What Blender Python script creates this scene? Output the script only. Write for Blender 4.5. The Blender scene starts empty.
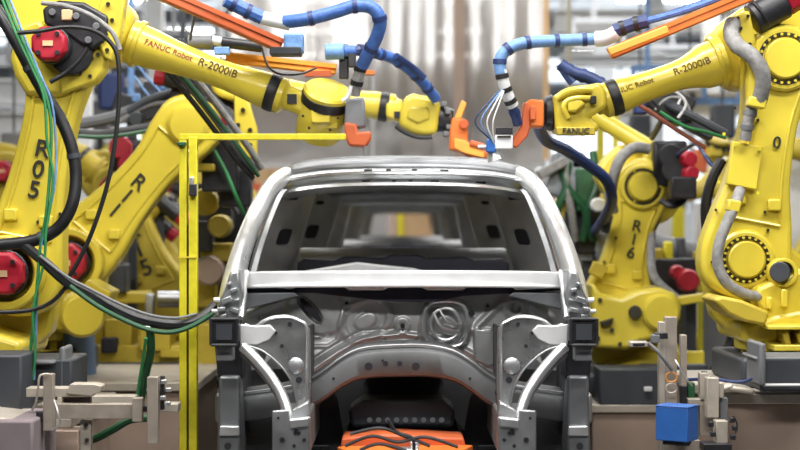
import bpy, bmesh, math, random
from mathutils import Vector, Matrix, noise
random.seed(7)
F = 1665.0; CZ = 1.75; PI = math.pi
SC = bpy.context.scene
COL = SC.collection
# ---------------------------------------------------------------- camera
cam = bpy.data.cameras.new('camera'); camo = bpy.data.objects.new('camera', cam); COL.objects.link(camo)
camo.location = (0, 0, CZ); camo.rotation_euler = (PI/2, 0, 0)
cam.sensor_width = 36; cam.lens = 36*F/800; cam.clip_end = 200
cam.dof.use_dof = True; cam.dof.focus_distance = 8.2; cam.dof.aperture_fstop = 1.5
SC.camera = camo
# ---------------------------------------------------------------- world, lights, exposure
w = bpy.data.worlds.new('world'); SC.world = w; w.use_nodes = True
w.node_tree.nodes['Background'].inputs[0].default_value = (0.86, 0.92, 1.0, 1)
w.node_tree.nodes['Background'].inputs[1].default_value = 0.2
SC.view_settings.view_transform = 'Standard'; SC.view_settings.look = 'None'
SC.view_settings.exposure = -0.12; SC.view_settings.gamma = 1.0; SC.view_settings.use_curve_mapping = False
def area(name, loc, sx, sy, power, rot=(0, 0, 0), col=(1, .98, .95)):
    l = bpy.data.lights.new(name, 'AREA'); l.shape = 'RECTANGLE'; l.size = sx; l.size_y = sy; l.energy = power; l.color = col
    o = bpy.data.objects.new(name, l); COL.objects.link(o); o.location = loc; o.rotation_euler = rot; return o
area('overhead_light', (0, 7.4, 5.5), 2.6, .4, 210)
area('overhead_light', (-2.6, 6.2, 5.6), 3.0, .5, 215, (math.radians(20), math.radians(-12), 0))
area('overhead_light', (2.6, 6.2, 5.6), 3.0, .5, 240, (math.radians(20), math.radians(12), 0))
area('overhead_light', (0, 3.0, 4.6), 4, .4, 210, (math.radians(38), 0, 0))
area('overhead_light', (0, 12.5, 5.8), 6, .8, 300)
area('overhead_light', (-4, 18.5, 6.5), 8, 2, 420)
area('overhead_light', (5, 20, 6.8), 8, 3, 700)
area('overhead_light', (0, 30, 7), 16, 6, 1300, col=(.9, .96, 1))
area('overhead_light', (0, 25.2, 5.4), 5, .5, 260)  # added light, brightens the partition at the end of the line
# ---------------------------------------------------------------- materials
def mat(name, col, rough=.5, metal=0., var=0., scale=6., bump=0., bscale=40., emit=None, es=1., coat=0., spec=None):
    m = bpy.data.materials.new(name); m.use_nodes = True
    nt = m.node_tree; b = nt.nodes['Principled BSDF']
    b.inputs['Base Color'].default_value = (*col, 1); b.inputs['Roughness'].default_value = rough; b.inputs['Metallic'].default_value = metal
    if coat: b.inputs['Coat Weight'].default_value = coat; b.inputs['Coat Roughness'].default_value = .15
    if spec is not None: b.inputs['Specular IOR Level'].default_value = spec
    if emit: b.inputs['Emission Color'].default_value = (*emit, 1); b.inputs['Emission Strength'].default_value = es
    tc = nt.nodes.new('ShaderNodeTexCoord')
    if var:
        n = nt.nodes.new('ShaderNodeTexNoise'); n.inputs['Scale'].default_value = scale; n.inputs['Detail'].default_value = 4
        nt.links.new(tc.outputs['Object'], n.inputs['Vector'])
        r = nt.nodes.new('ShaderNodeValToRGB')
        r.color_ramp.elements[0].position = .35; r.color_ramp.elements[1].position = .65
        r.color_ramp.elements[0].color = (*[c*(1-var) for c in col], 1); r.color_ramp.elements[1].color = (*[min(1, c*(1+var*.5)) for c in col], 1)
        nt.links.new(n.outputs['Fac'], r.inputs['Fac']); nt.links.new(r.outputs['Color'], b.inputs['Base Color'])
        mr = nt.nodes.new('ShaderNodeMapRange'); mr.inputs['To Min'].default_value = max(.05, rough-.08); mr.inputs['To Max'].default_value = min(1, rough+.12)
        nt.links.new(n.outputs['Fac'], mr.inputs['Value']); nt.links.new(mr.outputs['Result'], b.inputs['Roughness'])
    if bump:
        n2 = nt.nodes.new('ShaderNodeTexNoise'); n2.inputs['Scale'].default_value = bscale; n2.inputs['Detail'].default_value = 3
        nt.links.new(tc.outputs['Object'], n2.inputs['Vector'])
        bp = nt.nodes.new('ShaderNodeBump'); bp.inputs['Strength'].default_value = bump; bp.inputs['Distance'].default_value = .01
        nt.links.new(n2.outputs['Fac'], bp.inputs['Height']); nt.links.new(bp.outputs['Normal'], b.inputs['Normal'])
    return m
M = {}
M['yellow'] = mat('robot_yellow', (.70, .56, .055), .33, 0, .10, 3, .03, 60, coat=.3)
M['yellow2'] = mat('robot_yellow_deep', (.50, .38, .035), .45, 0, .18, 4, .03, 60)  # deeper tone of the robot yellow, mostly for robots further back
M['fence'] = mat('fence_yellow', (.66, .58, .02), .42, 0, .10, 25, .02, 60)
M['steel'] = mat('galvanised_steel', (.46, .475, .49), .38, .88, .18, 7, .10, 14)
M['steelb'] = mat('bright_steel', (.80, .815, .83), .30, .85, .08, 9, .06, 18)
M['steeld'] = mat('darker_steel', (.26, .27, .285), .46, .8, .22, 6, .10, 12)  # darker tone of the body steel
M['bayshade'] = mat('bay_shade_steel', (.035, .035, .04), .6, 0, .2, 6)  # body steel inside the bay, with the shade put into its colour
M['cream'] = mat('cream_paint', (.62, .57, .44), .6, 0, .1, 2)
M['bright'] = mat('bright_glare_sheet', (.78, .79, .80), .36, .3, .06, 8, .04, 20)  # glare on the cowl and corner plates, put into a pale colour
M['steelf'] = mat('pressed_steel', (.50, .51, .515), .36, .5, .16, 6, .14, 9)
M['steelw'] = mat('wavy_steel', (.50, .51, .52), .27, .85, .15, 9, .55, 7)
M['steelx'] = mat('dull_dark_steel', (.16, .165, .17), .5, .7, .2, 6, .10, 12)
M['steelp'] = mat('pale_steel', (.62, .63, .65), .4, .35, .1, 8)  # paler body steel; light falling on the crossbar is put into the colour
M['cavity'] = mat('cavity_shade', (.012, .012, .018), .7)  # holes are near-black solids, the shade inside put into the colour
M['black'] = mat('black_rubber', (.012, .012, .014), .45, 0, .1, 20)
M['blackm'] = mat('black_motor', (.022, .022, .026), .38, 0, .2, 20)
M['dkgrey'] = mat('dark_grey_paint', (.045, .05, .06), .5, 0, .15, 5)
M['mdgrey'] = mat('mid_grey_paint', (.16, .165, .175), .5, 0, .12, 5)
M['ltgrey'] = mat('light_grey_paint', (.5, .5, .5), .5, 0, .1, 4)
M['conduit'] = mat('grey_conduit', (.26, .255, .25), .6, 0, .25, 30, .3, 90)
M['red'] = mat('red_motor_cap', (.42, .012, .03), .42, 0, .12, 12)
M['orange'] = mat('orange_paint', (.74, .18, .03), .42, 0, .1, 6)
M['orangeb'] = mat('light_orange_paint', (.92, .38, .06), .42, 0, .1, 6)
M['orangea'] = mat('deep_orange_paint', (.55, .11, .03), .5, 0, .12, 6)
M['blue'] = mat('blue_hose', (.05, .135, .42), .45, 0, .25, 25, .3, 70)
M['bluel'] = mat('pale_blue_hose', (.15, .29, .56), .45, 0, .2, 25, .3, 70)
M['navy'] = mat('navy_hose', (.02, .04, .14), .45, 0, .2, 25)
M['bluebox'] = mat('blue_enclosure', (.03, .13, .44), .4, 0, .08, 8)
M['white'] = mat('white_plastic', (.72, .73, .74), .4, 0, .06, 12)
M['green'] = mat('green_cable', (.03, .22, .07), .4, 0, .15, 30)
M['greend'] = mat('dark_green_cable', (.015, .09, .035), .4, 0, .15, 30)
M['tan'] = mat('tan_steel', (.36, .265, .21), .6, 0, .12, 3)
M['tand'] = mat('taupe_fabric', (.22, .18, .19), .8, 0, .2, 4)
M['alu'] = mat('aluminium_profile', (.40, .345, .29), .42, .3, .12, 14, .04, 60)
M['alul'] = mat('pale_aluminium', (.50, .45, .38), .4, .25, .1, 14)
M['brownrod'] = mat('copper_pipe', (.42, .14, .10), .45, .2, .1, 10)
M['ink'] = mat('marking_black', (.02, .02, .015), .6)
M['inkr'] = mat('marking_red', (.45, .08, .02), .6)
M['inkd'] = mat('marking_brown', (.22, .13, .01), .6)
M['floor'] = mat('floor_concrete', (.12, .115, .11), .5, 0, .2, 1.5)
M['wall'] = mat('hall_wall', (.55, .59, .64), .7, 0, .12, .8)
M['wallside'] = mat('side_wall', (.22, .23, .25), .7, 0, .12, .8)
M['wallpink'] = mat('warm_partition', (.55, .44, .41), .7, 0, .08, .8)
M['ceil'] = mat('ceiling_sheet', (.26, .27, .29), .7, 0, .15, .5)
M['truss'] = mat('truss_white', (.52, .54, .57), .5, 0, .1, 2)
M['column'] = mat('column_white', (.66, .67, .68), .5, 0, .1, 2)
M['woodtan'] = mat('pale_orange_board', (.72, .48, .26), .6, 0, .2, 1.5)
M['lamp'] = mat('lamp_glow', (1, 1, 1), .5, emit=(1, .99, .95), es=12)
M['daylight'] = mat('daylit_window', (.8, .88, .95), .5, emit=(.86, .94, 1.0), es=1.9)
M['machine'] = mat('machine_mixed', (.25, .27, .29), .5, .2, .5, 9)
M['bluedrum'] = mat('blue_grey_cover', (.14, .21, .33), .6, 0, .12, 4)
M['blueblack'] = mat('blue_black_panel', (.018, .018, .035), .4, 0, .2, 9)
M['bolt'] = mat('bolt_dark', (.05, .045, .03), .4, .5)
# plastic sheet: clear, glossy, light streaks come from the lamps
m = bpy.data.materials.new('clear_plastic_sheet'); m.use_nodes = True; nt = m.node_tree; nt.nodes.clear()
out = nt.nodes.new('ShaderNodeOutputMaterial'); tr = nt.nodes.new('ShaderNodeBsdfTransparent'); tr.inputs[0].default_value = (.88, .87, .86, 1)
gl = nt.nodes.new('ShaderNodeBsdfGlossy'); gl.inputs['Roughness'].default_value = .28; gl.inputs[0].default_value = (.8, .8, .8, 1)
df = nt.nodes.new('ShaderNodeBsdfDiffuse'); df.inputs[0].default_value = (.44, .40, .375, 1)
m1 = nt.nodes.new('ShaderNodeMixShader'); m1.inputs[0].default_value = .45; m2 = nt.nodes.new('ShaderNodeMixShader'); m2.inputs[0].default_value = .76
tcn = nt.nodes.new('ShaderNodeTexCoord'); mp = nt.nodes.new('ShaderNodeMapping'); mp.inputs['Scale'].default_value = (2.2, 1, .5)
nn = nt.nodes.new('ShaderNodeTexNoise'); nn.inputs['Scale'].default_value = 2.2; bp = nt.nodes.new('ShaderNodeBump'); bp.inputs['Strength'].default_value = .3; bp.inputs['Distance'].default_value = .05
nt.links.new(tcn.outputs['Object'], mp.inputs[0]); nt.links.new(mp.outputs[0], nn.inputs['Vector']); nt.links.new(nn.outputs['Fac'], bp.inputs['Height'])
nt.links.new(bp.outputs[0], gl.inputs['Normal'])
nt.links.new(gl.outputs[0], m1.inputs[2]); nt.links.new(df.outputs[0], m1.inputs[1])
nt.links.new(tr.outputs[0], m2.inputs[1]); nt.links.new(m1.outputs[0], m2.inputs[2]); nt.links.new(m2.outputs[0], out.inputs[0])
M['sheet'] = m
# ---------------------------------------------------------------- helpers
def W(px, py, Y): return Vector(((px-400)/F*Y, Y, CZ+(225-py)/F*Y))
def wloc(o):
    v = Vector((0, 0, 0))
    while o is not None: v += o.location; o = o.parent
    return v
def tag(o, label=None, cat=None, group=None, kind=None):
    if label: o['label'] = label
    if cat: o['category'] = cat
    if group: o['group'] = group
    if kind: o['kind'] = kind
    return o
def thing(name, label, cat, loc, group=None):
    o = bpy.data.objects.new(name, None); COL.objects.link(o); o.location = loc; o.empty_display_size = .1
    return tag(o, label, cat, group)
def catmull(pts, n=6, closed=False):
    P = [Vector(p) for p in pts]; out = []; N = len(P)
    rng = range(N) if closed else range(N-1)
    for i in rng:
        if closed: a, b, c, d = P[i-1], P[i], P[(i+1) % N], P[(i+2) % N]
        else: a, b, c, d = P[max(i-1, 0)], P[i], P[i+1], P[min(i+2, N-1)]
        for k in range(n):
            t = k/n
            out.append(.5*((2*b)+(c-a)*t+(2*a-5*b+4*c-d)*t*t+(3*b-a-3*c+d)*t**3))
    if not closed: out.append(P[-1])
    return out
def perp(ax):
    ax = Vector(ax).normalized(); u = ax.cross(Vector((0, 0, 1)))
    if u.length < .05: u = ax.cross(Vector((0, 1, 0)))
    u.normalize(); return ax, u, ax.cross(u).normalized()
class G:
    def __init__(s): s.bm = bmesh.new()
    def grid(s, rings, closed=True, cap=True):
        R = [[s.bm.verts.new(p) for p in r] for r in rings]; n = len(R[0])
        for a, b in zip(R, R[1:]):
            for i in range(n if closed else n-1):
                j = (i+1) % n
                try: s.bm.faces.new((a[i], a[j], b[j], b[i]))
                except ValueError: pass
        if cap and closed:
            s.bm.faces.new(R[0][::-1]); s.bm.faces.new(R[-1])
        return s
    def prism(s, pts, ext):
        ext = Vector(ext); return s.grid([[Vector(p) for p in pts], [Vector(p)+ext for p in pts]])
    def box(s, c, size, R=None):
        c = Vector(c); h = Vector(size)/2; R = R or Matrix.Identity(3)
        q = [(-1, -1), (1, -1), (1, 1), (-1, 1)]
        return s.grid([[c+R@Vector((x*h.x, y*h.y, z*h.z)) for x, y in q] for z in (-1, 1)])
    def lathe(s, p, ax, prof, seg=28, a0=0.):
        p = Vector(p); ax, u, v = perp(ax)
        return s.grid([[p+ax*t+(u*math.cos(a0+2*PI*i/seg)+v*math.sin(a0+2*PI*i/seg))*r for i in range(seg)] for t, r in prof])
    def cyl(s, p0, p1, r, r1=None, seg=20, a0=0.):
        p0 = Vector(p0); d = Vector(p1)-p0
        return s.lathe(p0, d, [(0, r), (d.length, r if r1 is None else r1)], seg, a0)
    def tube(s, pts, r, seg=10, n=6, rf=None, sm=True):
        P = catmull(pts, n) if sm and len(pts) > 2 else [Vector(p) for p in pts]
        T = [(P[min(i+1, len(P)-1)]-P[max(i-1, 0)]).normalized() for i in range(len(P))]
        _, u, _ = perp(T[0]); rings = []
        for i, (p, t) in enumerate(zip(P, T)):
            u = (u-t*u.dot(t)); u.normalize(); v = t.cross(u)
            rr = rf(i/(len(P)-1)) if rf else r
            rings.append([p+(u*math.cos(2*PI*k/seg)+v*math.sin(2*PI*k/seg))*rr for k in range(seg)])
        return s.grid(rings)
    def ring(s, c, ax, r0, r1, th, seg=32):   # flat ring from inner r0 to outer r1
        c = Vector(c); ax, u, v = perp(ax); rings = []
        for t, r in ((0, r0), (0, r1), (th, r1), (th, r0), (0, r0)):
            rings.append([c+ax*t+(u*math.cos(2*PI*i/seg)+v*math.sin(2*PI*i/seg))*r for i in range(seg)])
        return s.grid(rings, cap=False)
    def end(s, name, m, parent=None, bevel=0., seg=2, ang=35, solid=0., split=False):
        if split:      # every separate piece becomes an object of its own
            s.bm.verts.ensure_lookup_table(); seen = set(); res = []
            for v0 in list(s.bm.verts):
                if v0 in seen: continue
                st = [v0]; seen.add(v0); isl = []
                while st:
                    v = st.pop(); isl.append(v)
                    for e in v.link_edges:
                        o = e.other_vert(v)
                        if o not in seen: seen.add(o); st.append(o)
                t = G(); mp_ = {v: t.bm.verts.new(v.co) for v in isl}
                for f in {f for v in isl for f in v.link_faces}: t.bm.faces.new([mp_[v] for v in f.verts])
                res.append(t.end(name, m, parent, bevel, seg, ang, solid))
            s.bm.free(); return res
        bmesh.ops.remove_doubles(s.bm, verts=s.bm.verts, dist=1e-6)
        bmesh.ops.recalc_face_normals(s.bm, faces=s.bm.faces)
        if parent is None:
            xs = [v.co for v in s.bm.verts]
            o0 = Vector(((min(v.x for v in xs)+max(v.x for v in xs))/2, (min(v.y for v in xs)+max(v.y for v in xs))/2, min(v.z for v in xs)))
        else: o0 = wloc(parent)
        for v in s.bm.verts: v.co -= o0
        me = bpy.data.meshes.new(name); s.bm.to_mesh(me); s.bm.free()
        for p in me.polygons: p.use_smooth = True
        me.set_sharp_from_angle(angle=math.radians(ang))
        me.materials.append(M[m] if isinstance(m, str) else m)
        o = bpy.data.objects.new(name, me); COL.objects.link(o)
        if parent is None: o.location = o0
        else: o.parent = parent
        if solid:
            md = o.modifiers.new('solid', 'SOLIDIFY'); md.thickness = solid; md.offset = 0
        if bevel:
            md = o.modifiers.new('bevel', 'BEVEL'); md.width = bevel; md.segments = seg; md.limit_method = 'ANGLE'; md.angle_limit = math.radians(40)
        return o
def struct(o): o['kind'] = 'structure'; return o
def box(name, m, c, size, parent=None, bevel=0., R=None): return G().box(c, size, R).end(name, m, parent, bevel)
def text_part(name, txt, size, origin, ux, uy, m, parent, depth=.003, align='CENTER', spacing=1.):
    cu = bpy.data.curves.new(name, 'FONT'); cu.body = txt; cu.size = size; cu.extrude = depth; cu.align_x = align; cu.align_y = 'CENTER'; cu.space_line = spacing; cu.offset = size*.012
    t = bpy.data.objects.new(name, cu); COL.objects.link(t)
    dg = bpy.context.evaluated_depsgraph_get(); me = bpy.data.meshes.new_from_object(t.evaluated_get(dg)); bpy.data.objects.remove(t); bpy.data.curves.remove(cu)
    ux = Vector(ux).normalized(); uy = Vector(uy).normalized(); n = ux.cross(uy); origin = Vector(origin)-wloc(parent)
    for v in me.vertices: v.co = origin+ux*v.co.x+uy*v.co.y+n*v.co.z
    me.materials.clear(); me.materials.append(M[m]); o = bpy.data.objects.new(name, me); COL.objects.link(o); o.parent = parent; return o
def hose(name, pts, r, m, parent=None, label=None, cat='cable', group=None, seg=9, bands=0, bandmat='navy', n=6, bandr=1.14):
    P = [W(*p) for p in pts]
    o = G().tube(P, r, seg, n).end(name, m, parent)
    if parent is None: tag(o, label, cat, group)
    if bands:
        C = catmull(P, 8); L = len(C)
        for k in range(bands):
            i = int((k+.6)/(bands+.2)*(L-2)); a = C[i]; d = (C[i+1]-C[i]).normalized()
            G().cyl(a-d*.012, a+d*.012, r*bandr, seg=12).end('cable_tie', bandmat, o)
    return o
def unit(name, label, cat, parts, group=None):
    p = parts[0]; base = W(p[1], p[2], p[3]); t = thing(name, label, cat, (base.x, base.y, base.z-p[5][2]/2 if p[0] == 'b' else base.z-.1), group)
    for q in parts:
        if q[0] == 'b': G().box(W(q[1], q[2], q[3]), q[5], Matrix.Rotation(q[7] if len(q) > 7 else 0, 3, 'Y')).end(q[6], q[4], t, .012)
        elif q[0] == 'c': G().lathe(W(q[1], q[2], q[3]), q[7] if len(q) > 7 else (0, -1, 0), [(0, q[5][0]), (q[5][1]*.8, q[5][0]), (q[5][1], q[5][0]*.85)], 20).end(q[6], q[4], t, .004)
        elif q[0] == 't': hose(q[3], q[1], q[2], q[4], t)
    return t
def copy_tree(o, parent=None):
    c = o.copy(); COL.objects.link(c); c.parent = parent
    for ch in [x for x in bpy.data.objects if x.parent == o]: copy_tree(ch, c)
    return c
# ================================================================ THE SETTING
struct(box('floor', 'floor', (0, 18, -.05), (34, 60, .1)))
struct(box('ceiling', 'ceil', (0, 18, 9.05), (34, 60, .1)))
struct(box('wall_front', 'wallside', (0, -10.1, 4.5), (34, .2, 9)))
struct(box('wall_back', 'wall', (0, 47.1, 4.5), (34, .2, 9)))
struct(box('wall_left', 'wallside', (-17.1, 18.5, 4.5), (.2, 57, 9)))
struct(box('wall_right', 'wallside', (17.1, 18.5, 4.5), (.2, 57, 9)))
for i, (x, z, wx, h) in enumerate([(-9, 4.6, 3.4, 1.1), (-5.6, 5.6, 2.2, .9), (4.8, 3.6, 2.6, 2.2), (8.6, 3.4, 3.4, 2.8), (12, 4.6, 2.4, 2.4), (-9.6, 2.6, 2.6, .6), (6.2, 6.2, 5.4, .8), (-9.6, 7.2, 4, .7)]):
    wn = struct(box('window_%d' % (i+1), 'daylight', (x, 46.95, z), (wx, .06, h)))
    g = G()
    for k in range(1, 4): g.box((x-wx/2+wx*k/4, 46.9, z), (.07, .06, h))
    g.box((x, 46.9, z), (wx, .06, .08)); g.end('window_frame', 'ltgrey', wn)
for i in range(7):      # roof trusses across the hall
    y = 13+i*4.6; g = G()
    g.box((0, y, 7.4), (34, .16, .18)); g.box((0, y, 5.9), (34, .16, .18))
    for k in range(-14, 14): g.cyl((k*1.15, y, 5.9), (k*1.15+.575, y, 7.4), .05, seg=6).cyl((k*1.15+.575, y, 7.4), (k*1.15+1.15, y, 5.9), .05, seg=6)
    struct(g.end('trim_%d' % (i+1), 'truss'))
lamp0 = None
for j in range(6):
    for k in range(6):
        loc = Vector((-7.5+k*3, 14.8+j*4.6, 5.6))
        if lamp0 is None:
            lamp0 = thing('ceiling_light', 'long white fluorescent fitting hung between the roof trusses', 'light', loc, 'fluorescent fittings under the roof')
            box('housing', 'ltgrey', loc+Vector((0, 0, .08)), (1.6, .32, .1), lamp0); box('tube', 'lamp', loc+Vector((0, 0, .02)), (1.5, .26, .04), lamp0)
            box('hanger', 'ltgrey', loc+Vector((0, 0, 1.0)), (.03, .03, 1.8), lamp0)
        else:
            c = copy_tree(lamp0); c.location = loc
# ================================================================ FAR BACKGROUND
def column(px, Y, wd, top, m, label, name='steel_column', z0=0):
    p = W(px, 225, Y); t = thing(name, label, 'column', (p.x, Y, z0))
    box('shaft', m, (p.x, Y, (z0+top)/2), (wd, wd, top-z0), t, .01); box('base_plate', m, (p.x, Y, z0+.03), (wd*1.6, wd*1.6, .06), t)
    return t
column(85, 13.8, .12, 3.1, 'column', 'white square post behind the leftmost robot arm')
column(131, 14.3, .05, 5.5, 'bluel', 'thin pale blue post beyond the left robots')
column(156, 24, .22, 5.9, 'column', 'white roof column at upper left behind the orange boom')
column(24, 23.4, .3, 5.9, 'truss', 'grey roof column at the far left edge')
column(604, 30, .35, 5.9, 'column', 'white roof column right of the plastic sheets')
column(654, 26, .28, 5.9, 'truss', 'grey roof column behind the right robot forearm')
column(712, 21, .22, 5.9, 'column', 'white roof column left of the right robot elbow')
column(797, 15, .16, 5.9, 'column', 'white post at the right edge of the picture')
def beam(px0, px1, py, Y, h, m, label):
    a, b = W(px0, py, Y), W(px1, py, Y); t = thing('overhead_beam', label, 'beam', ((a.x+b.x)/2, Y, a.z-h/2))
    box('web', m, ((a.x+b.x)/2, Y, a.z), (b.x-a.x, .05, h), t); box('flange', m, ((a.x+b.x)/2, Y, a.z+h/2), (b.x-a.x, .2, .03), t); box('flange', m, ((a.x+b.x)/2, Y, a.z-h/2), (b.x-a.x, .2, .03), t)
    for x in (a.x+.1, b.x-.1): box('hanger', m, (x, Y, (a.z+h/2+5.9)/2), (.05, .05, 5.9-a.z-h/2), t)
beam(560, 860, 104, 19, .2, 'cream', 'cream overhead beam behind the right robot forearm')
beam(555, 840, 22, 24, .3, 'ltgrey', 'highest grey overhead beam on the right')
beam(-60, 230, 92, 19, .26, 'column', 'white overhead beam behind the leftmost robot')
beam(-60, 150, 58, 23, .22, 'truss', 'pale grey overhead beam at upper left')
beam(-60, 120, 128, 17, .3, 'column', 'lower white overhead beam behind the leftmost robot')
beam(560, 720, 60, 21, .12, 'truss', 'slim grey overhead beam between the right booms')
# plastic sheets hung over the line
for i, (x0, x1, lab) in enumerate([(228, 372, 'leftmost clear plastic sheet hung over the car line'), (374, 458, 'middle clear plastic sheet hung over the car line'), (462, 545, 'rightmost clear plastic sheet hung over the car line')]):
    a, b = W(x0, 166, 20), W(x1, 166, 20); g = G(); pts = []
    N = 40
    f_ = [Vector((a.x+(b.x-a.x)*k/N, 20+.014*math.sin(k*.37+i), a.z)) for k in range(N+1)]
    rows = [[p+Vector((0, 0, dz)) for p in f_] for dz in (0, 1.3, 2.6, 5.9-a.z)]
    g.grid(rows, closed=False, cap=False)
    t = thing('plastic_curtain', lab, 'curtain', ((a.x+b.x)/2, 20, a.z), 'plastic sheets over the car line')
    g.end('sheet', 'sheet', t, solid=.006); box('bottom_bar', 'ltgrey', ((a.x+b.x)/2, 20, a.z), (b.x-a.x, .06, .05), t); box('top_rail', 'ltgrey', ((a.x+b.x)/2, 20, 5.9), (b.x-a.x, .08, .08), t)
for px, wd, m_, lab in ((459, .13, 'tan', 'taupe hanging post between two plastic sheets'), (546, .07, 'woodtan', 'thin tan post at the right edge of the plastic sheets'), (373, .04, 'ltgrey', 'slim grey hanging post between the left and middle sheets')):
    p = W(px, 160, 19.8); tag(box('hanging_post', m_, (p.x, 19.8, (p.z+5.9)/2), (wd, wd, 5.9-p.z)), lab, 'post')
for px, wd, lab in ((497, .40, 'wide grey pipe behind the rightmost plastic sheet'), (425, .30, 'narrow grey pipe behind the middle plastic sheet'), (525, .36, 'pale grey pipe nearest the thin tan post')):
    p = W(px, 100, 25.4); g = G().cyl((p.x, 25.4, 0), (p.x, 25.4, 8.9), wd/2, seg=24); o = g.end('exhaust_pipe', 'ltgrey'); tag(o, lab, 'pipe')
# things behind the plastic
for px0, px1, py0, Y, m_, lab in ((252, 292, 108, 24.5, 'woodtan', 'leftmost pale orange cabinet behind the plastic sheets'), (312, 345, 122, 24.5, 'woodtan', 'low pale orange cabinet behind the left plastic sheet'), (404, 452, 112, 24.5, 'woodtan', 'pale orange cabinet behind the middle plastic sheet'), (345, 388, 136, 24.6, 'ltgrey', 'grey cabinet behind the middle of the line')):
    a, b = W(px0, py0, Y), W(px1, py0, Y); t = thing('tall_cabinet', lab, 'cabinet', ((a.x+b.x)/2, Y, 0))
    box('body', m_, ((a.x+b.x)/2, Y, a.z/2), (b.x-a.x, .5, a.z), t, .02)
    for sx in (-1, 1): box('door', m_, ((a.x+b.x)/2+sx*(b.x-a.x)*.245, Y-.26, a.z/2), ((b.x-a.x)*.46, .02, a.z*.94), t, .006)
# partition and posts at the end of the line
t = thing('line_end_partition', 'pinkish grey partition with yellow posts at the end of the car line', 'partition', (0, 27, 0))
box('panel', 'wallpink', (-.6, 27, 1.3), (7, .1, 2.6), t)
for x in (-1.55, 0.02, .95): box('post', 'fence', (x, 26.9, 1.25), (.13, .12, 2.5), t)
box('door', 'cavity', (.28, 26.93, 1.1), (.22, .04, 2.2), t)

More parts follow.
